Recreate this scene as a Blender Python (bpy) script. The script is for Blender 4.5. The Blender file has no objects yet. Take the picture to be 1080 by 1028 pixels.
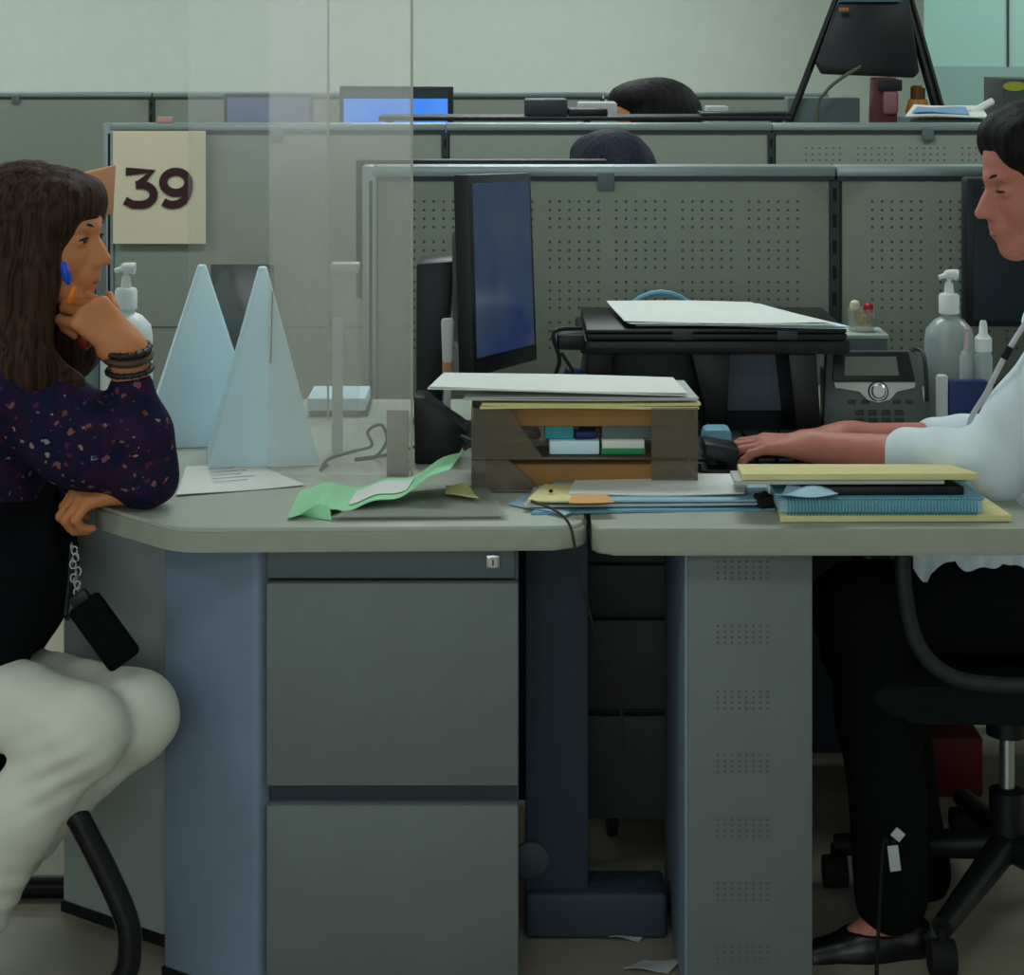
import bpy, bmesh, math, random
import numpy as np
from mathutils import Vector, Matrix, Euler
random.seed(7)
SC = bpy.context.scene
COL = SC.collection
F = 2100.0          # focal length in pixels of the 1080 x 1028 frame
HC = 1.5            # camera height
TOP = 0.743         # desk top height

def P(px, py, d):                       # a point at distance d
    return Vector(((px - 540) * d / F, d, HC - (py - 25) * d / F))
def dk(py, z=TOP):                      # distance of a point lying at height z
    return (HC - z) * F / (py - 25)
def D(px, py, z=TOP):
    return P(px, py, dk(py, z))

# ------------------------------------------------------------ materials
def lin(c):
    c = c / 255.0
    return c / 12.92 if c <= 0.04045 else ((c + 0.055) / 1.055) ** 2.4
def rgb(h):
    return (lin(h[0]), lin(h[1]), lin(h[2]), 1.0)
MATS = {}
def mat(name, col, rough=0.6, var=0.06, scale=14.0, metal=0.0, bump=0.0, bscale=150.0, trans=0.0, spec=0.4, alpha=1.0, sss=0.0):
    if name in MATS: return MATS[name]
    m = bpy.data.materials.new(name); m.use_nodes = True
    nt = m.node_tree; b = nt.nodes['Principled BSDF']
    tc = nt.nodes.new('ShaderNodeTexCoord')
    n = nt.nodes.new('ShaderNodeTexNoise'); n.inputs['Scale'].default_value = scale; n.inputs['Detail'].default_value = 4
    nt.links.new(tc.outputs['Object'], n.inputs['Vector'])
    r = nt.nodes.new('ShaderNodeValToRGB')
    c = rgb(col)
    r.color_ramp.elements[0].position = 0.3; r.color_ramp.elements[1].position = 0.7
    r.color_ramp.elements[0].color = tuple(max(0, x * (1 - var)) for x in c[:3]) + (1,)
    r.color_ramp.elements[1].color = tuple(min(1, x * (1 + var)) for x in c[:3]) + (1,)
    nt.links.new(n.outputs['Fac'], r.inputs['Fac'])
    nt.links.new(r.outputs['Color'], b.inputs['Base Color'])
    b.inputs['Roughness'].default_value = rough
    b.inputs['Metallic'].default_value = metal
    b.inputs['Specular IOR Level'].default_value = spec
    if trans: b.inputs['Transmission Weight'].default_value = trans
    if alpha < 1: b.inputs['Alpha'].default_value = alpha
    if sss:
        b.inputs['Subsurface Weight'].default_value = sss
        b.inputs['Subsurface Radius'].default_value = (0.012, 0.005, 0.003)
        b.inputs['Subsurface Scale'].default_value = 0.6
    if bump:
        n2 = nt.nodes.new('ShaderNodeTexNoise'); n2.inputs['Scale'].default_value = bscale; n2.inputs['Detail'].default_value = 3
        nt.links.new(tc.outputs['Object'], n2.inputs['Vector'])
        bp = nt.nodes.new('ShaderNodeBump'); bp.inputs['Strength'].default_value = bump; bp.inputs['Distance'].default_value = 0.004
        nt.links.new(n2.outputs['Fac'], bp.inputs['Height']); nt.links.new(bp.outputs['Normal'], b.inputs['Normal'])
    MATS[name] = m
    return m
def veil(name, col, dens, gloss=0.06, rough=0.15):      # clear or smoked acrylic sheet
    m = bpy.data.materials.new(name); m.use_nodes = True
    nt = m.node_tree; nt.nodes.remove(nt.nodes['Principled BSDF'])
    out = nt.nodes['Material Output']
    t = nt.nodes.new('ShaderNodeBsdfTransparent')
    d = nt.nodes.new('ShaderNodeBsdfDiffuse'); d.inputs['Color'].default_value = rgb(col)
    tc = nt.nodes.new('ShaderNodeTexCoord'); n = nt.nodes.new('ShaderNodeTexNoise'); n.inputs['Scale'].default_value = 3.5
    nt.links.new(tc.outputs['Object'], n.inputs['Vector'])
    mr = nt.nodes.new('ShaderNodeMapRange'); mr.inputs['To Min'].default_value = dens * 0.75; mr.inputs['To Max'].default_value = dens * 1.25
    nt.links.new(n.outputs['Fac'], mr.inputs['Value'])
    g = nt.nodes.new('ShaderNodeBsdfGlossy'); g.inputs['Roughness'].default_value = rough
    m1 = nt.nodes.new('ShaderNodeMixShader'); m2 = nt.nodes.new('ShaderNodeMixShader')
    nt.links.new(mr.outputs['Result'], m1.inputs['Fac']); nt.links.new(t.outputs[0], m1.inputs[1]); nt.links.new(d.outputs[0], m1.inputs[2])
    m2.inputs['Fac'].default_value = gloss
    nt.links.new(m1.outputs[0], m2.inputs[1]); nt.links.new(g.outputs[0], m2.inputs[2])
    nt.links.new(m2.outputs[0], out.inputs['Surface'])
    return m
def lit(name, col, strength, col2=None, rough=0.3):     # a lit screen
    m = bpy.data.materials.new(name); m.use_nodes = True
    nt = m.node_tree; b = nt.nodes['Principled BSDF']
    b.inputs['Base Color'].default_value = (0.01, 0.012, 0.02, 1); b.inputs['Roughness'].default_value = rough
    tc = nt.nodes.new('ShaderNodeTexCoord'); n = nt.nodes.new('ShaderNodeTexNoise'); n.inputs['Scale'].default_value = 9
    nt.links.new(tc.outputs['Object'], n.inputs['Vector'])
    r = nt.nodes.new('ShaderNodeValToRGB'); r.color_ramp.elements[0].position = .35; r.color_ramp.elements[1].position = .65
    r.color_ramp.elements[0].color = rgb(col); r.color_ramp.elements[1].color = rgb(col2 or col)
    nt.links.new(n.outputs['Fac'], r.inputs['Fac']); nt.links.new(r.outputs['Color'], b.inputs['Emission Color'])
    b.inputs['Emission Strength'].default_value = strength
    return m

# ------------------------------------------------------------ objects
WL = {}
def link(o): COL.objects.link(o); return o
def tag(o, label=None, cat=None, group=None, kind=None):
    if label: o['label'] = label
    if cat: o['category'] = cat
    if group: o['group'] = group
    if kind: o['kind'] = kind
    return o
def thing(name, label, cat, loc, group=None):
    o = bpy.data.objects.new(name, None); o.empty_display_size = 0.05; link(o)
    o.location = Vector(loc); WL[o.name] = Vector(loc)
    return tag(o, label, cat, group)
def finish(name, me, mats, parent=None, smooth=0.7, label=None):
    n = len(me.vertices)
    co = np.empty(n * 3, np.float32); me.vertices.foreach_get('co', co); co = co.reshape(-1, 3)
    if parent is not None: org = WL[parent.name]
    else: org = Vector((float(co[:, 0].min() + co[:, 0].max()) / 2, float(co[:, 1].min() + co[:, 1].max()) / 2, float(co[:, 2].min())))
    co -= np.array(org, np.float32); me.vertices.foreach_set('co', co.ravel())
    for m in (mats if isinstance(mats, (list, tuple)) else [mats]): me.materials.append(m)
    if smooth:
        me.polygons.foreach_set('use_smooth', [True] * len(me.polygons)); me.set_sharp_from_angle(angle=smooth)
    me.update()
    o = bpy.data.objects.new(name, me); link(o)
    WL[o.name] = org.copy()
    if parent is not None:
        o.parent = parent; o.location = (0, 0, 0)
    else: o.location = org
    if label: o['label'] = label
    return o
def obj(name, bm, mats, parent=None, smooth=0.7, label=None):
    bmesh.ops.recalc_face_normals(bm, faces=bm.faces[:])
    me = bpy.data.meshes.new(name); bm.to_mesh(me); bm.free()
    return finish(name, me, mats, parent, smooth, label)
def nb(): return bmesh.new()
def mark(bm, old, mi):
    for f in bm.faces:
        if f not in old: f.material_index = mi
def box(bm, c, s, rot=None, bev=0.0, mi=0, seg=2):
    old = set(bm.faces)
    M = Matrix.Translation(Vector(c)) @ (rot.to_4x4() if rot is not None else Matrix.Identity(4)) @ Matrix.Diagonal((*s, 1))
    r = bmesh.ops.create_cube(bm, size=1, matrix=M)
    if bev:
        es = list({e for v in r['verts'] for e in v.link_edges})
        bmesh.ops.bevel(bm, geom=es, offset=bev, segments=seg, affect='EDGES', profile=0.5)
    mark(bm, old, mi); return bm
def bbox(bm, x0, x1, y0, y1, z0, z1, bev=0.0, mi=0, seg=2):
    return box(bm, ((x0 + x1) / 2, (y0 + y1) / 2, (z0 + z1) / 2), (x1 - x0, y1 - y0, z1 - z0), None, bev, mi, seg)
def hexa(bm, pts, bev=0.0, mi=0):       # eight corners: four low then four high
    old = set(bm.faces)
    v = [bm.verts.new(p) for p in pts]
    for q in ((0, 3, 2, 1), (4, 5, 6, 7), (0, 1, 5, 4), (1, 2, 6, 5), (2, 3, 7, 6), (3, 0, 4, 7)):
        bm.faces.new([v[i] for i in q])
    if bev:
        es = list({e for w in v for e in w.link_edges})
        bmesh.ops.bevel(bm, geom=es, offset=bev, segments=2, affect='EDGES', profile=0.5)
    mark(bm, old, mi); return bm
def prism(bm, poly, z0, z1, bev=0.0, mi=0, seg=3):
    old = set(bm.faces)
    a = [bm.verts.new((x, y, z0)) for x, y in poly]; b = [bm.verts.new((x, y, z1)) for x, y in poly]
    n = len(poly)
    bm.faces.new(a[::-1]); bm.faces.new(b)
    for i in range(n): bm.faces.new((a[i], a[(i + 1) % n], b[(i + 1) % n], b[i]))
    if bev:
        es = [e for e in {e for v in a + b for e in v.link_edges} if abs(e.verts[0].co.z - e.verts[1].co.z) < 1e-6]
        bmesh.ops.bevel(bm, geom=es, offset=bev, segments=seg, affect='EDGES', profile=0.5)
    mark(bm, old, mi); return bm
def roundpoly(pts, r, n=6):
    out = []; k = len(pts)
    for i in range(k):
        p, a, b = Vector(pts[i]), Vector(pts[i - 1]), Vector(pts[(i + 1) % k])
        rr = r[i] if isinstance(r, (list, tuple)) else r
        u = (a - p).normalized(); w = (b - p).normalized()
        rr = min(rr, (a - p).length * .45, (b - p).length * .45)
        if rr < 1e-5: out.append((p.x, p.y)); continue
        s, e = p + u * rr, p + w * rr
        for j in range(n + 1):
            t = j / n; q = s * (1 - t) ** 2 + p * 2 * t * (1 - t) + e * t ** 2
            out.append((q.x, q.y))
    return out
def catmull(pts, n=6):
    pts = [Vector(p) for p in pts]
    if len(pts) < 3: return pts
    q = [pts[0] * 2 - pts[1]] + pts + [pts[-1] * 2 - pts[-2]]
    out = []
    for i in range(1, len(q) - 2):
        a, b, c, d = q[i - 1:i + 3]
        for j in range(n):
            t = j / n
            out.append(0.5 * ((2 * b) + (c - a) * t + (2 * a - 5 * b + 4 * c - d) * t * t + (3 * b - a - 3 * c + d) * t ** 3))
    out.append(pts[-1]); return out
def tube(bm, pts, r, n=10, sm=0, mi=0, closed=False, flat=None):
    old = set(bm.faces)
    pts = catmull(pts, sm) if sm else [Vector(p) for p in pts]
    k = len(pts); rings = []; up = None
    for i, p in enumerate(pts):
        t = (pts[(i + 1) % k] - pts[i - 1]) if closed else (pts[min(i + 1, k - 1)] - pts[max(i - 1, 0)])
        t.normalize()
        if up is None:
            up = Vector((0, 0, 1)) if abs(t.z) < .9 else Vector((0, 1, 0))
        up = (up - t * up.dot(t)).normalized(); s = t.cross(up)
        rr = r[min(int(i * len(r) / k), len(r) - 1)] if isinstance(r, (list, tuple)) else r
        fl = flat if flat else 1.0
        rings.append([bm.verts.new(p + (up * math.cos(2 * math.pi * j / n) * fl + s * math.sin(2 * math.pi * j / n)) * rr) for j in range(n)])
    for i in range(k if closed else k - 1):
        A, B = rings[i], rings[(i + 1) % k]
        for j in range(n): bm.faces.new((A[j], A[(j + 1) % n], B[(j + 1) % n], B[j]))
    if not closed:
        bm.faces.new(rings[0][::-1]); bm.faces.new(rings[-1])
    mark(bm, old, mi); return bm
def lathe(bm, prof, c, n=28, mi=0, M=None, sx=1.0, sy=1.0):
    old = set(bm.faces); c = Vector(c); rings = []
    for r, z in prof:
        ring = []
        for j in range(n):
            a = 2 * math.pi * j / n
            v = Vector((r * math.cos(a) * sx, r * math.sin(a) * sy, z))
            if M is not None: v = M @ v
            ring.append(bm.verts.new(c + v))
        rings.append(ring)
    for A, B in zip(rings, rings[1:]):
        for j in range(n): bm.faces.new((A[j], A[(j + 1) % n], B[(j + 1) % n], B[j]))
    bm.faces.new(rings[0][::-1]); bm.faces.new(rings[-1])
    mark(bm, old, mi); return bm
def sheet(bm, fn, nu, nv, th=0.0008, mi=0):
    old = set(bm.faces)
    g = [[bm.verts.new(fn(i / nu, j / nv)) for j in range(nv + 1)] for i in range(nu + 1)]
    for i in range(nu):
        for j in range(nv): bm.faces.new((g[i][j], g[i + 1][j], g[i + 1][j + 1], g[i][j + 1]))
    new = [f for f in bm.faces if f not in old]
    bmesh.ops.recalc_face_normals(bm, faces=new)
    bmesh.ops.solidify(bm, geom=new, thickness=th)
    mark(bm, old, mi); return bm
def quad4(a, b, c, d, wob=0.0, seed=0):  # bilinear patch between four corners with a gentle ripple
    a, b, c, d = map(Vector, (a, b, c, d)); ph = seed * 1.7
    def fn(u, v):
        p = a * (1 - u) * (1 - v) + b * u * (1 - v) + c * u * v + d * (1 - u) * v
        if wob: p = p + Vector((0, 0, wob * (1 + math.sin(u * 5 + ph) * math.cos(v * 4 + ph * .6))))
        return p
    return fn
def dots(bm, x0, z0, cols, rows, px, pz, y, r, mi=1):
    for i in range(cols):
        for j in range(rows):
            c = Vector((x0 + i * px, y, z0 - j * pz))
            f = bm.faces.new([bm.verts.new(c + Vector((r * math.cos(t * math.pi / 3), 0, r * math.sin(t * math.pi / 3)))) for t in range(6)])
            f.material_index = mi
def ribbon(bm, pts, w, y, closed=False, mi=0):
    pts = [Vector((p[0], p[1])) for p in pts]; k = len(pts); L = []; R = []
    for i, p in enumerate(pts):
        if closed: t = pts[(i + 1) % k] - pts[i - 1]
        else:
            t0 = (pts[i] - pts[max(i - 1, 0)]); t1 = (pts[min(i + 1, k - 1)] - pts[i])
            if t0.length > 0: t0.normalize()
            if t1.length > 0: t1.normalize()
            t = t0 + t1
        t.normalize(); n = Vector((-t.y, t.x))
        L.append(bm.verts.new((p.x + n.x * w / 2, y, p.y + n.y * w / 2))); R.append(bm.verts.new((p.x - n.x * w / 2, y, p.y - n.y * w / 2)))
    for i in range(k if closed else k - 1):
        j = (i + 1) % k
        f = bm.faces.new((L[i], R[i], R[j], L[j])); f.material_index = mi
def copy_tree(o, parent=None, loc=None):
    c = o.copy(); link(c); WL[c.name] = WL[o.name].copy()
    if parent is not None: c.parent = parent
    for ch in list(o.children): copy_tree(ch, c)
    if loc is not None: c.location = Vector(loc)
    return c

# ------------------------------------------------------------ smooth bodies (implicit surfaces)
def surface(prims, h, name, mats, parent, disp=None, label=None, smooth=3.2):
    lo = np.array([1e9] * 3); hi = -lo
    for p in prims:
        if p['m'] < 0: continue
        lo = np.minimum(lo, p['lo']); hi = np.maximum(hi, p['hi'])
    lo -= 4 * h + .012; hi += 4 * h + .012
    n = np.ceil((hi - lo) / h).astype(int) + 1
    Fd = np.full(n, 9.0, np.float32)
    ax = [(lo[i] + np.arange(n[i]) * h).astype(np.float32) for i in range(3)]
    for p in prims:
        k = p['k']; mg = max(k, .004) + 3 * h + .012
        i0 = np.maximum(0, np.floor((p['lo'] - mg - lo) / h).astype(int)); i1 = np.minimum(n, np.ceil((p['hi'] + mg - lo) / h).astype(int) + 1)
        if (i1 <= i0).any(): continue
        X = ax[0][i0[0]:i1[0], None, None]; Y = ax[1][None, i0[1]:i1[1], None]; Z = ax[2][None, None, i0[2]:i1[2]]
        d = p['f'](X, Y, Z).astype(np.float32)
        sl = (slice(i0[0], i1[0]), slice(i0[1], i1[1]), slice(i0[2], i1[2]))
        a = Fd[sl]
        if p['m'] > 0:
            hh = np.maximum(k - np.abs(a - d), 0) / k
            Fd[sl] = np.minimum(a, d) - hh * hh * k * .25
        else:
            hh = np.maximum(k - np.abs(a + d), 0) / k
            Fd[sl] = np.maximum(a, -d) + hh * hh * k * .25
    if disp is not None:
        Fd = Fd + disp(ax[0][:, None, None], ax[1][None, :, None], ax[2][None, None, :]).astype(np.float32)
    S = Fd < 0
    S[0] = S[-1] = False; S[:, 0] = S[:, -1] = False; S[:, :, 0] = S[:, :, -1] = False
    Fd = np.where(S, np.minimum(Fd, -1e-6), np.maximum(Fd, 1e-6))
    cnt = np.zeros(n - 1, np.int8); offs = [(a, b, c) for a in (0, 1) for b in (0, 1) for c in (0, 1)]
    def sub(A, o): return A[o[0]:n[0] - 1 + o[0], o[1]:n[1] - 1 + o[1], o[2]:n[2] - 1 + o[2]]
    for o in offs: cnt += sub(S, o)
    act = (cnt > 0) & (cnt < 8)
    idx = np.full(n - 1, -1, np.int64); N = int(act.sum()); idx[act] = np.arange(N)
    acc = np.zeros((N, 3), np.float64); num = np.zeros(N)
    for o in offs:
        for x in range(3):
            if o[x]: continue
            q = list(o); q[x] = 1
            fa = sub(Fd, o)[act]; fb = sub(Fd, q)[act]
            c = (fa < 0) != (fb < 0); t = np.where(c, fa / np.where(c, fa - fb, 1), 0)
            pos = np.tile(np.array(o, float), (N, 1)); pos[:, x] += t
            acc += pos * c[:, None]; num += c
    V = (np.argwhere(act) + acc / num[:, None]) * h + lo
    Q = []
    for x in range(3):
        y, z = (x + 1) % 3, (x + 2) % 3
        A = np.take(S, range(n[x] - 1), x); B = np.take(S, range(1, n[x]), x)
        e = np.argwhere(A != B)
        ins = A[tuple(e.T)]
        def cell(dy, dz):
            w = e.copy(); w[:, y] += dy; w[:, z] += dz; return idx[tuple(w.T)]
        q = np.stack([cell(-1, -1), cell(0, -1), cell(0, 0), cell(-1, 0)], 1)
        q[~ins] = q[~ins][:, ::-1]; Q.append(q)
    Q = np.concatenate(Q)
    me = bpy.data.meshes.new(name)
    me.vertices.add(N); me.vertices.foreach_set('co', V.astype(np.float32).ravel())
    me.loops.add(len(Q) * 4); me.loops.foreach_set('vertex_index', Q.ravel().astype(np.int32))
    me.polygons.add(len(Q)); me.polygons.foreach_set('loop_start', np.arange(0, len(Q) * 4, 4, dtype=np.int32))
    me.update(calc_edges=True); me.validate()
    return finish(name, me, mats, parent, smooth, label)
def cap(a, b, ra, rb=None, k=.02, m=1):
    a = np.array(a, float); b = np.array(b, float); rb = ra if rb is None else rb
    ba = b - a; L2 = max(float(ba @ ba), 1e-9)
    def f(X, Y, Z):
        t = np.clip(((X - a[0]) * ba[0] + (Y - a[1]) * ba[1] + (Z - a[2]) * ba[2]) / L2, 0, 1)
        dx = X - a[0] - t * ba[0]; dy = Y - a[1] - t * ba[1]; dz = Z - a[2] - t * ba[2]
        return np.sqrt(dx * dx + dy * dy + dz * dz) - (ra + (rb - ra) * t)
    R = max(ra, rb)
    return dict(f=f, lo=np.minimum(a, b) - R, hi=np.maximum(a, b) + R, k=k, m=m)
def ell(c, r, R=None, k=.02, m=1):
    c = np.array(c, float); r = np.array(r, float); R = np.eye(3) if R is None else np.array(R, float)
    def f(X, Y, Z):
        x, y, z = X - c[0], Y - c[1], Z - c[2]
        u = (R[0, 0] * x + R[1, 0] * y + R[2, 0] * z); v = (R[0, 1] * x + R[1, 1] * y + R[2, 1] * z); w = (R[0, 2] * x + R[1, 2] * y + R[2, 2] * z)
        k0 = np.sqrt((u / r[0]) ** 2 + (v / r[1]) ** 2 + (w / r[2]) ** 2)
        k1 = np.sqrt((u / r[0] ** 2) ** 2 + (v / r[1] ** 2) ** 2 + (w / r[2] ** 2) ** 2)
        return k0 * (k0 - 1) / np.maximum(k1, 1e-6)
    e = np.sqrt((R ** 2) @ (r ** 2))
    return dict(f=f, lo=c - e, hi=c + e, k=k, m=m)
def chain(pts, rs, k=.02):
    return [cap(pts[i], pts[i + 1], rs[i], rs[i + 1], k) for i in range(len(pts) - 1)]
class Frame:                             # head frame: x forward, y left, z up
    def __init__(s, o, fwd, pitch=0.0, roll=0.0, sc=1.0):
        f = Vector(fwd).normalized(); z = Vector((0, 0, 1)); y = z.cross(f).normalized(); z = f.cross(y)
        R = Matrix((f, y, z)).transposed()
        R = R @ Matrix.Rotation(pitch, 3, 'Y') @ Matrix.Rotation(roll, 3, 'X')
        s.R = R; s.o = Vector(o); s.s = sc; s.N = np.array(R)
    def p(s, x, y, z): return s.o + s.R @ (Vector((x, y, z)) * s.s)
    def cap(s, a, b, ra, rb=None, k=.012, m=1): return cap(s.p(*a), s.p(*b), ra * s.s, (ra if rb is None else rb) * s.s, k * s.s, m)
    def ell(s, c, r, k=.02, m=1): return ell(s.p(*c), np.array(r) * s.s, s.N, k * s.s, m)
def head_prims(H, top=0.0):
    L = [H.ell((-.012, 0, .042 - top / 2), (.095, .074, .085 - top / 2), .02), H.ell((.032, 0, -.012), (.06, .057, .088), .03),
         H.ell((.05, 0, .045 - top / 2), (.045, .056, .045), .02)]
    for s in (-1, 1):
        L += [H.cap((0, s * .046, -.055), (.06, s * .018, -.094), .022, .017, .03), H.ell((.052, s * .034, -.03), (.03, .026, .03), .02)]
    L += [H.ell((.07, 0, -.096), (.02, .02, .018), .02)]
    L += [H.cap((.082, -.036, .022), (.09, 0, .018), .008, .009, .014), H.cap((.082, .036, .022), (.09, 0, .018), .008, .009, .014)]
    L += [H.ell((.098, s * .031, -.001), (.016, .017, .011), .014, -1) for s in (-1, 1)]
    L += [H.ell((.0775, s * .031, -.001), (.014, .017, .0125), .004) for s in (-1, 1)]
    L += [H.cap((.088, 0, .006), (.115, 0, -.0345), .0075, .0098, .010), H.ell((.091, 0, -.022), (.017, .0145, .02), .012)] + [H.ell((.1, s * .011, -.0385), (.012, .008, .007), .008) for s in (-1, 1)]
    L += [H.ell((.086, 0, -.062), (.016, .03, .022), .014)]
    for s in (-1, 1):
        L += [H.cap((.086, s * .02, -.064), (.0965, 0, -.0605), .0035, .005, .005), H.cap((.085, s * .018, -.068), (.095, 0, -.0715), .0035, .006, .005)]
        L += [H.cap((.089, s * .021, -.066), (.101, 0, -.0655), .0018, .0018, .003, -1)]
        L += [H.ell((-.008, s * .075, -.008), (.018, .009, .03), .008), H.ell((-.004, s * .083, -.008), (.01, .006, .019), .006, -1)]
    return L
def face_parts(H, parent, brow, skin_lip, lash, closed=False):
    for s in (-1, 1):
        bm = nb(); M = H.R
        zr = .0028 if closed else .0056
        bmesh.ops.create_uvsphere(bm, u_segments=24, v_segments=16, radius=H.s, matrix=Matrix.Translation(H.p(.0835, s * .031, -.001)) @ M.to_4x4() @ Matrix.Diagonal((.0105, .0125, zr, 1)))
        for f in bm.faces:
            c = f.calc_center_median() - H.p(.0835, s * .031, -.001)
            c = H.R.inverted() @ c; f.material_index = 1 if (c.x > .0062 * H.s and abs(c.y) < .0085) else 0
        obj('eye', bm, [M_eye, M_iris], parent)
        bm = nb()
        tube(bm, [H.p(.0838 + .0098 * math.sqrt(1 - q * q), s * (.031 + .0128 * q), (.0046 if not closed else .0016) * math.sqrt(1 - q * q) - .001) for q in (-.98, -.7, -.35, 0, .35, .7, .98)], [.001 * H.s, .0016 * H.s, .0019 * H.s, .002 * H.s, .002 * H.s, .0018 * H.s, .001 * H.s], 8, 2)
        obj('eyelash', bm, lash, parent)
        bm = nb()
        tube(bm, [H.p(*q) for q in ((.0972, s * .014, .0205), (.0955, s * .024, .0245), (.0885, s * .036, .0255), (.0785, s * .047, .021))], [.0022 * H.s, .0028 * H.s, .0025 * H.s, .0014 * H.s], 8, 4)
        obj('eyebrow', bm, brow, parent)
    for a in ((-.0615, .0034), (-.0702, .0042)):
        bm = nb()
        tube(bm, [H.p(.0885, -.021, -.066), H.p(.0965, -.01, a[0]), H.p(.0992, 0, a[0]), H.p(.0965, .01, a[0]), H.p(.0885, .021, -.066)], [.002 * H.s, a[1] * H.s, a[1] * H.s, a[1] * H.s, .002 * H.s], 8, 5)
        obj('lip', bm, skin_lip, parent)
def hand_prims(W, u, n, sgn=1, curl=((.5, .6, .4),) * 4, sc=1.0, tdir=None, r=.0082, spread=.12):
    W = Vector(W); u = Vector(u).normalized(); n = Vector(n); n = (n - u * n.dot(u)).normalized(); s = u.cross(n) * sgn
    L = []; lens = [(.04, .024, .02), (.045, .028, .021), (.041, .026, .021), (.032, .02, .018)]
    offs = (.027, .009, -.009, -.025); pl = (.083, .087, .083, .075)
    L.append(cap(W - u * .01, W + u * .03 * sc, .024 * sc, .022 * sc, .02))
    for i in range(4):
        kn = W + (u * pl[i] + s * offs[i]) * sc
        L.append(cap(W + (u * .012 + s * offs[i] * .6) * sc, kn, .0145 * sc, .0105 * sc, .012))
        p = kn; a = 0; du = (u + s * spread * offs[i] / .027).normalized()
        c = curl[i] if len(curl) > i else curl[-1]
        for j in range(3):
            a += c[j]; dr = du * math.cos(a) + n * math.sin(a)
            q = p + dr * lens[i][j] * sc
            L.append(cap(p, q, r * sc * (1 - .07 * j), r * sc * (.93 - .07 * j), .0035)); p = q
    b = W + (u * .02 + s * .022 + n * .006) * sc
    td = Vector(tdir).normalized() if tdir is not None else (u * .75 + s * .6 + n * .25).normalized()
    m = b + td * .042 * sc; e = m + (td * .8 + u * .3 + n * .15).normalized() * .03 * sc; e2 = e + (td * .6 + u * .5 + n * .3).normalized() * .022 * sc
    L += [cap(b, m, .0155 * sc, .011 * sc, .012), cap(m, e, .0105 * sc, .0092 * sc, .005), cap(e, e2, .009 * sc, .0075 * sc, .004)]
    return L
# ------------------------------------------------------------ material palette
M_wall = mat('wall_paint', (205, 212, 200), .8, .02)
M_ceil = mat('ceiling_paint', (215, 217, 210), .9, .02)
M_floor = mat('floor_tile', (150, 142, 125), .22, .10, 3.0, spec=.5)
M_part = mat('partition_grey', (138, 145, 134), .75, .03, 40, bump=.05)
M_rail = mat('rail_aluminium', (146, 160, 160), .35, .03, metal=.5)
M_raild = mat('rail_dark', (45, 55, 56), .5, .05)
M_hole = mat('hole_dark', (96, 100, 94), .9, .02)
M_slot = mat('slot_black', (12, 14, 16), .8, .02)
M_top = mat('desk_laminate', (178, 182, 168), .38, .03, 60, spec=.5)
M_edge = mat('desk_edging', (158, 162, 146), .5, .04, 30)
M_cabl = mat('cabinet_grey_lifted', (170, 178, 176), .5, .03, 20)  # lighter copy of the cabinet grey, makes up for light missing on one panel
M_cab = mat('cabinet_grey', (109, 117, 116), .55, .03, 20)
M_cabb = mat('cabinet_blue_grey', (122, 138, 158), .5, .04, 15)
M_cabd = mat('cabinet_dark_grey', (96, 110, 111), .55, .03)  # darker grey shared by cabinet bodies, clips and small parts
M_steel = mat('steel', (190, 192, 188), .28, .03, metal=.9)
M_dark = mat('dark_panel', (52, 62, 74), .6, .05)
M_blk = mat('black_plastic', (18, 20, 24), .45, .08, 25)
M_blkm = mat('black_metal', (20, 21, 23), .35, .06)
M_blkf = mat('black_cloth', (13, 14, 17), .95, .12, 60, bump=.25, bscale=300, spec=.1)
M_char = mat('charcoal', (44, 50, 54), .5, .06)
M_phone = mat('phone_grey', (90, 98, 96), .5, .05)
M_lcd = mat('lcd_grey', (112, 122, 112), .25, .04)
M_paper = mat('white_paper', (226, 228, 222), .85, .02, 30)
M_paperb = mat('bluish_paper', (214, 241, 250), .8, .02, 12)
M_paperg = mat('grey_paper', (186, 188, 186), .85, .03, 20)
M_man = mat('manila', (224, 212, 150), .75, .04, 20)
M_brown = mat('brown_board', (150, 108, 62), .8, .08, 12)
M_tan = mat('tan_board', (178, 122, 84), .8, .06, 12)
M_green = mat('green_folder', (160, 226, 172), .5, .03, 10)
M_blue = mat('blue_folder', (112, 166, 192), .5, .05, 18)
M_bluel = mat('pale_blue_folder', (160, 196, 212), .5, .05, 18)
M_navy = mat('navy_card', (22, 40, 92), .5, .05)
M_teal = mat('teal', (48, 150, 158), .5, .05)
M_kgreen = mat('green_box', (30, 140, 80), .5, .05)
M_cream = mat('cream_card', (226, 216, 186), .8, .02, 6)
M_ink = mat('maroon_ink', (62, 26, 34), .7, .05)
M_white = mat('white_plastic', (222, 228, 226), .35, .02)
M_clear = mat('cloudy_bottle', (190, 202, 200), .25, .03, trans=.35)
M_red = mat('red_plastic', (170, 34, 34), .4, .05)
M_yel = mat('yellow_plastic', (214, 176, 60), .4, .05)
M_amber = mat('amber', (176, 108, 40), .35, .08)
M_vivid = mat('blue_bead', (20, 74, 200), .3, .03)
M_orange = mat('orange_bead', (232, 120, 20), .35, .05)
M_skinL = mat('skin_warm', (204, 132, 86), .55, .05, 30, sss=.12, bump=.03)
M_skinR = mat('skin_rosy', (190, 120, 102), .55, .05, 30, sss=.12, bump=.03)
M_lipL = mat('lip_brown', (140, 72, 66), .45, .03)
M_lipR = mat('lip_rose', (158, 82, 82), .45, .03)
M_eye = mat('eye_white', (176, 172, 164), .25, .02)
M_iris = mat('iris', (28, 18, 14), .2, .02)
M_brow = mat('brow_hair', (34, 24, 20), .8, .1)
M_shirt = mat('white_shirt', (214, 226, 232), .85, .03, 20, bump=.15, bscale=40)
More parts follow.
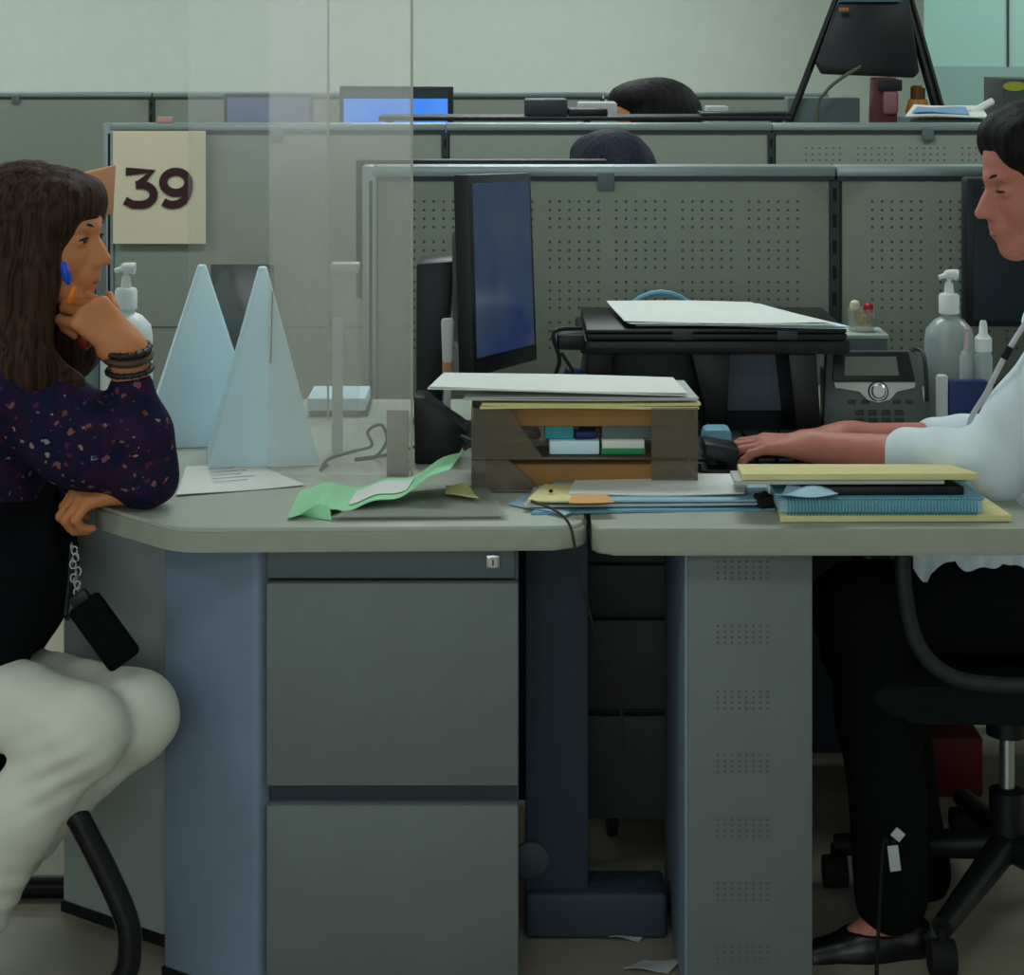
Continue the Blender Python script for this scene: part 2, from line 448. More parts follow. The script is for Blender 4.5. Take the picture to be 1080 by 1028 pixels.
M_trw = mat('white_denim', (222, 222, 208), .85, .03, 25, bump=.12, bscale=60)
M_purple = mat('purple_leather', (84, 66, 92), .5, .08)
M_glassw = mat('green_glass', (150, 186, 176), .12, .02, 2, spec=.6)
M_glassd = mat('frosted_band', (128, 156, 150), .4, .03, 2)
M_acry = veil('acrylic_sheet', (222, 219, 210), .2, .03)
M_acryb = veil('acrylic_back_sheet', (216, 215, 208), .1, .02)
M_acre = mat('acrylic_edge', (196, 198, 180), .3, .02, trans=.3)
M_acrf = mat('acrylic_foot', (176, 170, 158), .4, .03, alpha=.8)
M_smoke = veil('smoked_acrylic', (108, 96, 80), .45, .05)
M_tint = veil('tinted_acrylic', (95, 97, 96), .6, .04)
M_clr = veil('clear_film', (190, 195, 180), .3, .08)
M_scr = lit('screen_dim', (50, 72, 122), .36, (74, 94, 122), .25)
M_scrb = lit('screen_bright', (60, 140, 255), .9, (82, 158, 255))
def hairmat(name, c1, c2):
    m = bpy.data.materials.new(name); m.use_nodes = True; nt = m.node_tree; b = nt.nodes['Principled BSDF']
    tc = nt.nodes.new('ShaderNodeTexCoord'); mp = nt.nodes.new('ShaderNodeMapping'); mp.inputs['Scale'].default_value = (160, 160, 6)
    n = nt.nodes.new('ShaderNodeTexNoise'); n.inputs['Scale'].default_value = 1; n.inputs['Detail'].default_value = 3
    nt.links.new(tc.outputs['Object'], mp.inputs['Vector']); nt.links.new(mp.outputs['Vector'], n.inputs['Vector'])
    r = nt.nodes.new('ShaderNodeValToRGB'); r.color_ramp.elements[0].position = .35; r.color_ramp.elements[1].position = .68
    r.color_ramp.elements[0].color = rgb(c1); r.color_ramp.elements[1].color = rgb(c2)
    nt.links.new(n.outputs['Fac'], r.inputs['Fac']); nt.links.new(r.outputs['Color'], b.inputs['Base Color'])
    bp = nt.nodes.new('ShaderNodeBump'); bp.inputs['Strength'].default_value = .6; bp.inputs['Distance'].default_value = .004
    nt.links.new(n.outputs['Fac'], bp.inputs['Height']); nt.links.new(bp.outputs['Normal'], b.inputs['Normal'])
    b.inputs['Roughness'].default_value = .62; b.inputs['Specular IOR Level'].default_value = .14
    return m
M_hairL = hairmat('brown_hair', (30, 19, 14), (72, 48, 34))
M_hairR = hairmat('black_hair', (12, 11, 12), (30, 26, 26))
M_hairB = hairmat('blue_black_hair', (14, 18, 28), (32, 38, 54))
def floral():
    m = bpy.data.materials.new('floral_cloth'); m.use_nodes = True; nt = m.node_tree; b = nt.nodes['Principled BSDF']
    tc = nt.nodes.new('ShaderNodeTexCoord')
    wn = nt.nodes.new('ShaderNodeTexNoise'); wn.inputs['Scale'].default_value = 90
    nt.links.new(tc.outputs['Object'], wn.inputs['Vector'])
    wob = nt.nodes.new('ShaderNodeVectorMath'); wob.operation = 'MULTIPLY_ADD'; wob.inputs[1].default_value = (.016, .016, .016)
    nt.links.new(wn.outputs['Color'], wob.inputs[0]); nt.links.new(tc.outputs['Object'], wob.inputs[2])
    def vor(sc):
        v = nt.nodes.new('ShaderNodeTexVoronoi'); v.inputs['Scale'].default_value = sc
        nt.links.new(wob.outputs['Vector'], v.inputs['Vector']); return v
    nz = nt.nodes.new('ShaderNodeTexNoise'); nz.inputs['Scale'].default_value = 28; nz.inputs['Detail'].default_value = 2
    nt.links.new(tc.outputs['Object'], nz.inputs['Vector'])
    base = nt.nodes.new('ShaderNodeValToRGB')
    base.color_ramp.elements[0].position = .38; base.color_ramp.elements[0].color = rgb((20, 26, 56))
    base.color_ramp.elements[1].position = .66; base.color_ramp.elements[1].color = rgb((50, 26, 56))
    nt.links.new(nz.outputs['Fac'], base.inputs['Fac'])
    prev = base.outputs['Color']
    for sc, th, cols in ((44, .22, ((128, 78, 84), (150, 132, 136), (104, 62, 46), (84, 36, 60))), (66, .19, ((158, 124, 114), (54, 62, 104), (118, 44, 62), (128, 96, 70)))):
        v = vor(sc); lt = nt.nodes.new('ShaderNodeMath'); lt.operation = 'LESS_THAN'; lt.inputs[1].default_value = th
        nt.links.new(v.outputs['Distance'], lt.inputs[0])
        sp = nt.nodes.new('ShaderNodeSeparateColor'); nt.links.new(v.outputs['Color'], sp.inputs['Color'])
        r = nt.nodes.new('ShaderNodeValToRGB'); r.color_ramp.interpolation = 'CONSTANT'
        while len(r.color_ramp.elements) < 4: r.color_ramp.elements.new(.5)
        for i, c in enumerate(cols): r.color_ramp.elements[i].position = i * .25; r.color_ramp.elements[i].color = rgb(c)
        nt.links.new(sp.outputs[0], r.inputs['Fac'])
        gt = nt.nodes.new('ShaderNodeMath'); gt.operation = 'GREATER_THAN'; gt.inputs[1].default_value = .32
        nt.links.new(sp.outputs[1], gt.inputs[0])
        ml = nt.nodes.new('ShaderNodeMath'); ml.operation = 'MULTIPLY'; nt.links.new(lt.outputs[0], ml.inputs[0]); nt.links.new(gt.outputs[0], ml.inputs[1])
        mx = nt.nodes.new('ShaderNodeMix'); mx.data_type = 'RGBA'
        nt.links.new(ml.outputs[0], mx.inputs['Factor']); nt.links.new(prev, mx.inputs['A']); nt.links.new(r.outputs['Color'], mx.inputs['B'])
        prev = mx.outputs['Result']
    nt.links.new(prev, b.inputs['Base Color']); b.inputs['Roughness'].default_value = .85; b.inputs['Specular IOR Level'].default_value = .15
    return m
M_floral = floral()

# ------------------------------------------------------------ the room
def struct(name, bm, m): return tag(obj(name, bm, m), kind='structure')
struct('floor', bbox(nb(), -5, 5, -3, 11, -.05, 0), M_floor)
struct('ceiling', bbox(nb(), -5, 5, -3, 11, 2.9, 2.95), M_ceil)
struct('wall_back', bbox(nb(), -5, 5, 11, 11.1, 0, 2.9), M_wall)
struct('wall_left', bbox(nb(), -5.1, -5, -3, 11, 0, 2.9), M_wall)
struct('wall_right', bbox(nb(), 5, 5.1, -3, 11, 0, 2.9), M_wall)
struct('wall_front', bbox(nb(), -5, 5, -3.1, -3, 0, 2.9), M_wall)
gx = P(975, 0, 10.0).x
g = nb(); bbox(g, gx, P(1062, 0, 10).x, 10, 10.03, P(0, 70, 10).z, 2.9); bbox(g, P(1064, 0, 10).x, 5, 10, 10.03, P(0, 70, 10).z, 2.9)
w = struct('window_1', g, M_glassw)
g = nb(); bbox(g, -3.4, 1.4, -2.99, -2.97, .8, 2.4)  # unseen window added behind the camera to go with the fill light
w2 = struct('added_window', g, M_glassw)
g = nb()
for x in (-3.44, -1.02, 1.38): bbox(g, x, x + .06, -3.0, -2.95, .76, 2.44)
for z in (.74, 2.4): bbox(g, -3.44, 1.44, -3.0, -2.95, z, z + .05)
obj('added_window_frame', g, M_rail, w2)
g = nb(); bbox(g, gx, 5, 9.995, 10.035, 0, P(0, 70, 10).z)
obj('frosted_band', g, M_glassd, w)
g = nb(); bbox(g, P(1062, 0, 10).x, P(1064, 0, 10).x, 9.99, 10.04, P(0, 70, 10).z, 2.9)
obj('window_joint', g, M_raild, w)

# ------------------------------------------------------------ cubicle partitions, three rows
def partition(x0, x1, d, label, blocks=None, seam=None, endpost=False, clip=None, slots=True, yoff=0.0):
    t = thing('partition_panel', label, 'partition', (x0, d, 0), 'cubicle partitions')
    zt = 1.2 + yoff; th = .05
    b = nb(); bbox(b, x0 + .012, x1 - .012, d, d + th, .04, zt - .03, .003)
    if blocks:
        sc = F / d
        for bx0 in blocks:
            for r in range(4): dots(b, bx0, zt - .075 - r * .085, 6, 4, .0205, .018, d - .0006, .0033)
    if seam:
        bbox(b, x0 + .012, x1 - .012, d - .0008, d, seam - .003, seam + .003, mi=1)
    obj('panel', b, [M_part, M_hole], t)
    b = nb(); bbox(b, x0, x1, d - .008, d + th + .008, zt - .022, zt, .004); obj('top_rail', b, M_rail, t)
    b = nb(); bbox(b, x0 + .002, x1 - .002, d - .004, d + th + .004, zt - .032, zt - .022); obj('rail_dark_strip', b, M_raild, t)  # dark strip modelled below the top rail
    b = nb(); bbox(b, x1 - .012, x1 + .008, d - .004, d + th, .0, zt - .03, mi=0)
    if slots:
        z = zt - .06
        while z > .7:
            bbox(b, x1 - .006, x1 + .002, d - .0048, d - .003, z - .014, z + .014, mi=1); z -= .055
    obj('slotted_upright', b, [M_raild if not endpost else M_raild, M_slot], t)
    if endpost:
        b = nb(); bbox(b, x0 - .02, x0 + .012, d - .006, d + th + .006, 0, zt, .004); bbox(b, x0 - .005, x0 + .002, d - .0075, d - .005, .05, zt - .03, mi=1)
        obj('end_post', b, [M_rail, M_slot], t)
    b = nb(); bbox(b, x0 + .05, x0 + .10, d, d + th, 0, .04); bbox(b, x1 - .10, x1 - .05, d, d + th, 0, .04); obj('foot', b, M_raild, t)
    if clip is not None:
        b = nb(); bbox(b, clip - .018, clip + .018, d - .014, d - .001, zt - .052, zt - .012, .004); obj('clip', b, M_cabd, t)
    return t
D1, D2, D3 = 4.2, 6.0, 8.75
X1 = lambda px: (px - 540) * D1 / F
X2 = lambda px: (px - 540) * D2 / F
X3 = lambda px: (px - 540) * D3 / F
partition(X1(392), X1(881), D1, 'perforated grey partition panel directly behind the upright monitor and tray riser', [X1(q) for q in (437, 510, 580, 650, 720, 790)], None, True, X1(639))
partition(X1(882), X1(1372), D1, 'perforated grey partition panel behind the desk phone and sanitizer bottles', [X1(q) for q in (920, 992, 1062, 1132)])
partition(X2(116), X2(470), D2, 'grey partition panel carrying the number 39 sign', None, .586, True, X2(293))
partition(X2(470), X2(814), D2, 'second-row grey partition panel with a black-haired head showing over it', None, .586)
partition(X2(814), X2(1158), D2, 'second-row grey partition panel below the black display easel', [X2(850), X2(905), X2(960), X2(1015)], .586, clip=X2(978))
partition(X3(-78), X3(160), D3, 'rearmost grey partition panel at the left edge behind the long-haired woman', None, .6, clip=X3(17))
partition(X3(161), X3(398), D3, 'rearmost grey partition panel behind the clear shields', None, .6)
partition(X3(399), X3(636), D3, 'rearmost grey partition panel behind the bright blue screen', None, .6)
partition(X3(637), X3(874), D3, 'rearmost grey partition panel behind the person with the round black hair', None, .6)

# number sign on the second row
s0, s1 = P(119, 138, 5.98), P(217, 257, 5.98)
sg = thing('number_sign', 'cream paper sign reading 39 pinned to the second-row partition', 'sign', (s0.x, 5.98, s1.z))
b = nb(); bbox(b, s0.x, s1.x, 5.98, 5.984, s1.z, s0.z); obj('sheet', b, M_cream, sg)
b = nb()
def digit(px0, px1, py0, py1):
    a, c = P(px0, py1, 5.976), P(px1, py0, 5.976)
    return lambda u, v: (a.x + (c.x - a.x) * u, a.z + (c.z - a.z) * v)
q = digit(131, 165, 177, 220); wd = 8.8 * 5.976 / F
arc = [q(.5 + .42 * math.cos(t), .34 + .25 * math.sin(t) * (1 if math.sin(t) > 0 else 1)) for t in [math.radians(g) for g in range(80, -100, -18)]]
ribbon(b, [q(.05, .91), q(.86, .91), q(.42, .57)], wd, 5.976)
ribbon(b, [q(.36, .58)] + arc + [q(.26, .1), q(.02, .2)], wd, 5.9756)
obj('digit', b, M_ink, sg)
q = digit(168, 203, 177, 220)
b = nb()
ribbon(b, [q(.5 + .38 * math.cos(t), .645 + .26 * math.sin(t)) for t in [2 * math.pi * i / 28 for i in range(28)]], wd, 5.976, True)
ribbon(b, [q(.88, .64), q(.885, .5), q(.84, .34), q(.74, .2), q(.58, .115), q(.4, .09), q(.25, .11), q(.12, .17)], wd, 5.9757)
obj('digit', b, M_ink, sg)

# ------------------------------------------------------------ desks
lx0, lx1 = -.66, P(620, 0, 3.0).x
poly = roundpoly([(-.505, 2.985), (lx1, 3.0), (lx1, 4.02), (-1.0, 4.02), (-1.0, 3.52), (-.66, 3.46), (-.66, 3.135)], [.04, .05, .01, .02, .03, .04, .03])
t = thing('desk_worktop', 'pale grey laminate worktop on the left with the cones and green folder', 'desk', (0, 3.4, TOP - .034))
b = nb(); prism(b, poly, TOP - .036, TOP - .006, .006); obj('edging', b, M_edge, t)
pin = roundpoly([(-.503, 2.989), (lx1 - .004, 3.004), (lx1 - .004, 4.016), (-.996, 4.016), (-.996, 3.524), (-.656, 3.464), (-.656, 3.137)], [.04, .05, .01, .02, .03, .04, .03])
b = nb(); prism(b, pin, TOP - .008, TOP, .003); obj('surface', b, M_top, t)
rx0 = P(625, 0, 2.99).x
poly = roundpoly([(rx0, 2.985), (.80, 2.985), (.80, 3.62), (.80, 4.17), (rx0, 4.17)], [.03, .02, 0, .01, .01])
t = thing('desk_worktop', 'grey worktop on the right under the folders and the woman typing', 'desk', (.4, 3.4, TOP - .04))
b = nb(); prism(b, poly, TOP - .04, TOP, .006); obj('surface', b, M_edge, t)
b = nb(); bbox(b, .70, 1.2, 3.78, 4.17, TOP - .04, TOP - .001, .006); obj('return_surface', b, M_edge, t)
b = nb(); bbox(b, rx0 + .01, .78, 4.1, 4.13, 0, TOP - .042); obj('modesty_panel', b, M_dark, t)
b = nb(); bbox(b, 1.12, 1.16, 3.8, 4.1, 0, TOP - .042); obj('leg_panel', b, M_cabd, t)

# left filing cabinet under the worktop
cx0, cx1 = P(281, 0, 3.03).x, P(547, 0, 3.03).x
t = thing('filing_cabinet', 'grey two-drawer filing cabinet under the left worktop', 'cabinet', ((cx0 + cx1) / 2, 3.3, 0))
b = nb(); bbox(b, cx0, cx1, 3.055, 3.62, 0.02, TOP - .038, .002); obj('body', b, M_cabd, t)
zA = lambda py: P(0, py, 3.03).z
b = nb(); bbox(b, cx0, cx1 - .006, 3.036, 3.056, zA(611), TOP - .038, .002); obj('top_rail', b, M_cabd, t)
b = nb(); bbox(b, cx0, cx1, 3.025, 3.054, zA(828), zA(614), .004); obj('drawer', b, M_cab, t)
b = nb(); bbox(b, cx0, cx1, 3.025, 3.054, .05, zA(848), .004); obj('drawer', b, M_cab, t)
b = nb(); bbox(b, cx0 + .004, cx1 - .002, 3.045, 3.056, zA(850), zA(826)); obj('handle_groove', b, M_dark, t)
b = nb(); c = P(520, 592, 3.034); box(b, c, (.022, .006, .022), None, .003); lathe(b, [(.0075, 0), (.0075, .005)], c + Vector((0, -.003, 0)), 16, 1, Matrix.Rotation(math.pi / 2, 3, 'X'))
box(b, c + Vector((0, -.0085, 0)), (.0022, .001, .009), None, 0, 2)
obj('lock', b, [M_steel, M_steel, M_slot], t)
# angled blue-grey side leaf next to it and the angled far leaf
def leaf(p0, p1, th, z0, z1, label, m, foot):
    p0, p1 = Vector(p0), Vector(p1); u = (p1 - p0).normalized(); n = Vector((-u.y, u.x))
    if n.y < 0: n = -n
    t = thing('desk_side_panel', label, 'desk panel', ((p0.x + p1.x) / 2, (p0.y + p1.y) / 2, 0))
    b = nb(); prism(b, roundpoly([p0, p1, p1 + n * th, p0 + n * th], [.006, .012, .004, .004], 4), z0, z1, .002); obj('panel', b, m, t)
    if foot:
        b = nb(); prism(b, [p0 - n * .004, p1 - n * .004 + u * .0, p1 + n * th, p0 + n * th], 0, z0); obj('foot_strip', b, M_slot, t)
    return t
leaf((-.548, 3.13), (-.386, 3.022), .03, .02, TOP - .037, 'angled blue-grey desk side panel left of the two drawers', M_cabb, True)
leaf((P(66, 0, 3.37).x, 3.37), (P(176, 0, 3.236).x, 3.236), .03, .018, TOP - .037, 'lightened grey desk panel behind the knee in white trousers', M_cabl, True)
# right pedestal leg
p0, p1 = P(725, 0, 3.02).x, P(857, 0, 3.02).x
t = thing('desk_pedestal', 'grey metal pedestal with perforated vents holding up the right worktop', 'desk pedestal', ((p0 + p1) / 2, 3.3, 0))
b = nb(); bbox(b, p0, p1, 3.02, 3.42, .015, TOP - .042, .003)
sx = P(726, 0, 3.02).x
zP = lambda py: P(0, py, 3.02).z
for py in (592, 660, 729, 796, 864, 931, 998):
    dots(b, P(757, 0, 3.02).x, zP(py), 8, 4, .0108, .0085, 3.0193, .0023)
obj('body', b, [M_cab, M_hole], t)
b = nb(); bbox(b, p0 - .004, p0 + .001, 3.022, 3.42, .015, TOP - .042, .001); obj('side_sheet', b, M_cabb, t)
b = nb(); bbox(b, P(762, 0, 3.02).x, P(803, 0, 3.02).x, 3.012, 3.02, zP(584), zP(571), .002)
lathe(b, [(.012, 0), (.012, .012)], (P(782, 0, 3.0).x, 3.015, zP(571)), 16, 1, Matrix.Rotation(math.pi / 2, 3, 'X'), sy=.6)
obj('latch', b, [M_cream, M_slot], t)
# dark leg under the left worktop's right end with a cross foot
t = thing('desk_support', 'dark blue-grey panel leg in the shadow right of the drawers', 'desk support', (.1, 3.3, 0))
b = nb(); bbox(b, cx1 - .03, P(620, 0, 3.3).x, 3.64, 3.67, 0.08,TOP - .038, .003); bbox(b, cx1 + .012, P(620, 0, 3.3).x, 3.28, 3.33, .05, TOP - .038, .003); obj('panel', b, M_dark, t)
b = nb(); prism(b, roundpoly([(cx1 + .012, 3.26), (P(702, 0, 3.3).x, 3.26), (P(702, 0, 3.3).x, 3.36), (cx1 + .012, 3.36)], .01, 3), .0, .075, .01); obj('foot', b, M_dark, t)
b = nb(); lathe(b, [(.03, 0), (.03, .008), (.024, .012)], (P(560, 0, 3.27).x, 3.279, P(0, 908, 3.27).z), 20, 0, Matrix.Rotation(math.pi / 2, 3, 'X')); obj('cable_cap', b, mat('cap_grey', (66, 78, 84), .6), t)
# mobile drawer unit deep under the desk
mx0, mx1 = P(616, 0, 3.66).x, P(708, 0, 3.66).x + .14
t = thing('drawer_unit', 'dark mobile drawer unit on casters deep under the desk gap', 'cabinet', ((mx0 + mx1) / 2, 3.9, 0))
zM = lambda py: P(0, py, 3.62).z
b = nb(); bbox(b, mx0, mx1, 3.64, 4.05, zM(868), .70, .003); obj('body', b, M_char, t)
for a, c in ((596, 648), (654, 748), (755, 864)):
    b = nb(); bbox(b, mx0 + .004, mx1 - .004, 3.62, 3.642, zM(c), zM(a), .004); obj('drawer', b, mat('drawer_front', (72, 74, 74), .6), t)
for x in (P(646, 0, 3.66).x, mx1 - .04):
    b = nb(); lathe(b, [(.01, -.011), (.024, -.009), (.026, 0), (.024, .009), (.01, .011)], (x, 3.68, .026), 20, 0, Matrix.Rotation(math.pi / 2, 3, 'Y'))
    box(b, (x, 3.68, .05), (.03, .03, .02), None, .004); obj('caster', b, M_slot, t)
# bits on the floor
for px, py, sz, lb in ((664, 988, .035, 'small white paper scrap on the dark floor between the desks'), (690, 1021, .05, 'paper scrap on the floor beside the vented pedestal')):
    c = P(px, py, F * HC / (py - 25))
    b = nb(); sheet(b, quad4(c + Vector((-sz, -.012, .003)), c + Vector((sz * .4, -.02, .002)), c + Vector((sz, .016, .003)), c + Vector((-sz * .3, .018, .002)), .003), 4, 3)
    tag(obj('paper_scrap', b, M_paperg), lb, 'paper')
b = nb(); tube(b, [P(668, 938, 3.45), P(685, 942, 3.42), P(702, 947, 3.40)], .004, 8, 4)
tag(obj('floor_cable', b, M_paperg), 'short pale cable lying behind the vented pedestal', 'cable')
b = nb(); tube(b, [P(560, 528, 2.99), P(585, 538, 2.975), P(600, 552, 2.972), P(606, 575, 2.985), P(612, 610, 3.05), P(632, 680, 3.2), P(654, 740, 3.3), P(656, 800, 3.35), P(655, 868, 3.4)], .0022, 8, 6)
tag(obj('hanging_cable', b, mat('cable_brown', (66, 58, 48), .6)), 'thin cable hanging over the worktop edge into the desk gap', 'cable')
# ------------------------------------------------------------ things on the left worktop
def cone(px, pyb, d, pyt, halfpx, label, rotdeg, line=False):
    c = P(px, pyb, d); c.z = TOP; top = P(px, pyt, d).z; hw = halfpx * d / F
    t = thing('paper_cone', label, 'paper cone', c, 'folded paper cones')
    b = nb(); R = Matrix.Rotation(math.radians(rotdeg), 3, 'Z')
    lo = [R @ Vector((sx * hw, sy * hw * .8, 0)) for sx, sy in ((-1, -1), (1, -1), (1, 1), (-1, 1))]
    r2 = .007
    hi = [R @ Vector((sx * r2, sy * r2, 0)) for sx, sy in ((-1, -1), (1, -1), (1, 1), (-1, 1))]
    hexa(b, [c + v for v in lo] + [Vector((c.x + v.x, c.y + v.y, top)) for v in hi], .003)
    obj('folded_sheet', b, M_paperb, t)
    if not line: return t
    b = nb()
    a0 = c + lo[1] * .93 + Vector((0, 0, .015)); a1 = Vector((c.x + hi[1].x, c.y + hi[1].y, top - .004))
    k = c + R @ Vector((hw * .16, -hw * .8 * .42 - .002, 0))
    tube(b, [Vector((P(289, 0, c.y).x, c.y + (-hw * .8) * (1 - f) - .012, c.z + (top - c.z) * f)) for f in (.52, .88)], .0013, 6)
    obj('fold_line', b, M_cabd, t)
    return t
cone(213, 465, 3.64, 279, 62, 'white folded paper cone, the farther and left one of the pair', 9)
cone(277, 480, 3.47, 281, 58, 'white folded paper cone in front with a thin dark fold line', 9, True)

def pump_bottle(px, pyb, d, pytop, wpx, label, body, label_band=None, zbase=TOP):
    c = P(px, pyb, d); c.z = zbase; H = P(px, pytop, d).z - zbase; r = wpx * d / F / 2
    t = thing('pump_bottle', label, 'bottle', c, 'pump bottles on the desks')
    b = nb(); lathe(b, [(r * .92, 0), (r, .006), (r, H * .55), (r * .93, H * .62), (r * .6, H * .68), (r * .34, H * .70), (r * .33, H * .735)], c, 28, sy=.75); obj('body', b, body, t)
    b = nb(); lathe(b, [(r * .42, H * .725), (r * .42, H * .84), (r * .36, H * .855), (r * .2, H * .86), (r * .16, H * .93)], c, 20); obj('collar', b, M_white, t)
    b = nb(); lathe(b, [(r * .1, H * .86), (r * .1, H * .96)], c, 12)
    tube(b, [c + Vector((-r * .42, -.002, H * .965)), c + Vector((0, 0, H * .985)), c + Vector((r * .35, 0, H * .98))], [r * .10, r * .2, r * .22], 10, 4); obj('pump_head', b, M_white, t)
    if label_band:
        b = nb(); z0 = H * .40
        lathe(b, [(r * 1.006, z0), (r * 1.006, z0 + .006)], c, 28, sy=.757); obj('blue_stripe', b, M_navy, t)
        b = nb(); bbox(b, c.x - r * .95, c.x - r * .9, c.y - r * .42, c.y - r * .38, c.z + .02, c.z + H * .42); obj('label_edge', b, M_navy, t)
    return t
pump_bottle(133, 446, 3.79, 280, 56, 'white pump bottle with a blue stripe behind the bent wrist', M_white, True)

# loose printed sheet by the elbow
t = thing('printed_sheet', 'white printed sheet lying on the worktop in front of the cones', 'paper', D(250, 507))
a = [D(186, 524), D(322, 513), D(268, 489), D(196, 494)]
for v in a: v.z += .001
b = nb(); sheet(b, quad4(a[0], a[1], a[2], a[3], .002, 1), 8, 6); obj('sheet', b, M_paper, t)
b = nb()
for i in range(5):
    f = quad4(a[0], a[1], a[2], a[3]); v = .3 + i * .12
    p, q2 = f(.3, v), f(.62 + .1 * (i % 2), v); box(b, (p + q2) / 2 + Vector((0, 0, .0048)), ((q2 - p).length, .002, .0004), Matrix.Rotation(math.atan2((q2 - p).y, (q2 - p).x), 3, 'Z'))
obj('printing', b, M_cabd, t)

# curled green folder
t = thing('green_folder', 'curled light green folder at the edge of the left worktop', 'folder', D(390, 530))
def gf(u, v):
    xs = 303 + (474 - 303) * u
    A = D(xs, 548 - 14 * u, TOP + .002); B = D(xs + 14, 520 - 6 * u, TOP + .002)
    p = A.lerp(B, v)
    lift = .006 + .05 * max(0, (u - .42) / .58) ** 1.6 + .018 * math.exp(-((u - .2) / .08) ** 2) * (1 - v) + .01 * math.sin(u * 9) ** 2
    p.z += lift * (1 if u > .3 else .6 + .4 * v)
    return p
b = nb(); sheet(b, gf, 26, 8, .0012); obj('cover', b, M_green, t)
def gp(u, v):
    p = gf(.36 + u * .36, .2 + v * .6); p.z += .0022; return p
b = nb(); sheet(b, gp, 12, 5, .0006); obj('white_page', b, M_paper, t)
def gfl(u, v):
    p = gf(u * .26, 0); q2 = D(306 + 44 * u, 541 + 8 * u, TOP + .001); return q2.lerp(p, v)
b = nb(); sheet(b, gfl, 8, 4, .001); obj('bent_flap', b, M_green, t)
# clear sleeves with papers by the folder
a = [D(345, 549), D(528, 547), D(505, 515), D(380, 524)]
b = nb()
for i in range(3):
    o = Vector((.006 * i, -.004 * i, .001 + .0022 * i)); sheet(b, quad4(a[0] + o, a[1] + o, a[2] + o, a[3] + o, .002, i), 10, 6, .0005)
tag(obj('plastic_sleeves', b, M_clr), 'clear plastic sleeves lying under the green folder', 'plastic sleeve')
a = [D(470, 530), D(505, 534), D(492, 519), D(470, 520)]
b = nb(); sheet(b, quad4(*[v + Vector((0, 0, .012)) for v in a], .002, 2), 5, 4, .0006)
tag(obj('yellow_note', b, M_man), 'small yellowish note on the clear sleeves left of the tray stack', 'paper')

# clear shields
def shield(x0, x1, d, label, m, tilt=0.0, foot=None):
    a, c = P(x0, 0, d).x, P(x1, 0, d).x
    t = thing('acrylic_shield', label, 'shield', ((a + c) / 2, d, TOP), 'clear desk shields')
    b = nb(); bbox(b, a, c, d, d + .004, TOP, 1.72); obj('pane', b, m, t)
    b = nb(); bbox(b, c, c + .004, d - .001, d + .005, TOP, 1.72); obj('right_edge', b, M_acre, t)
    b = nb(); bbox(b, a - .003, a, d - .001, d + .005, TOP, 1.72); obj('left_edge', b, M_acryb, t)
    if foot:
        f0, f1, ft = P(foot[0], 0, d).x, P(foot[1], 0, d).x, P(0, foot[2], d).z
        b = nb(); bbox(b, f0, f1, d - .006, d - .001, TOP, ft, .001); bbox(b, f0, f1, d - .001, d + .12, TOP, TOP + .004, .001); obj('foot', b, M_acrf, t)
    return t
shield(285, 433, 3.34, 'clear acrylic shield with a pale edge left of the upright monitor', M_acry, 0, (408, 431, 432))
shield(200, 345, 3.80, 'clear acrylic shield standing behind the two paper cones', M_acryb)
a, c = P(222, 0, 3.72).x, P(289, 0, 3.72).x
b = nb(); bbox(b, a, c, 3.72, 3.726, TOP, P(0, 279, 3.72).z, .001)
tag(obj('tinted_holder', b, M_tint), 'tinted acrylic holder standing behind the gap of the paper cones', 'holder')
# clear column with a pale cap, standing in for a bottle's reflection
t = thing('bottle_reflection', 'clear column with a pale cap imitating a bottle reflection right of the cones', 'stand', D(366, 478))
a, c, dd = P(349, 0, 3.5).x, P(378, 0, 3.5).x, 3.5
b = nb(); bbox(b, a, c, dd, dd + .03, TOP, P(0, 288, dd).z, .003); obj('column', b, M_acryb, t)
b = nb(); bbox(b, a - .001, c + .001, dd - .002, dd + .032, P(0, 288, dd).z, P(0, 278, dd).z, .003); obj('cap', b, mat('pale_cap', (190, 186, 176), .5), t)
b = nb(); bbox(b, a + .001, a + .02, dd + .012, dd + .0135, TOP + .002, P(0, 336, dd).z); obj('pale_strip', b, M_paperg, t)
# white pad in a dark tray
t = thing('paper_pad', 'white pad on a dark tray behind the cones', 'paper pad', D(358, 445))
a, c = P(326, 0, 3.84).x, P(388, 0, 3.84).x
b = nb(); bbox(b, a, c, 3.84, 3.97, TOP, TOP + .012, .002); obj('tray', b, M_char, t)
b = nb(); bbox(b, a - .003, c - .004, 3.832, 3.965, TOP + .012, TOP + .036, .002); obj('pad', b, M_paperb, t)
# black cables on the desk
b = nb()
tube(b, [D(345, 490, TOP + .004), D(338, 495, TOP + .004), D(347, 484, TOP + .012), D(372, 476, TOP + .02), D(392, 470, TOP + .03), D(388, 455, TOP + .06), D(402, 448, TOP + .07), D(408, 465, TOP + .04), D(395, 482, TOP + .004), D(375, 484, TOP + .004), D(415, 478, TOP + .004), D(440, 470, TOP + .01)], .0028, 8, 8)
tag(obj('black_cable', b, M_blk), 'thin black cable curling on the desk behind the clear shield', 'cable')

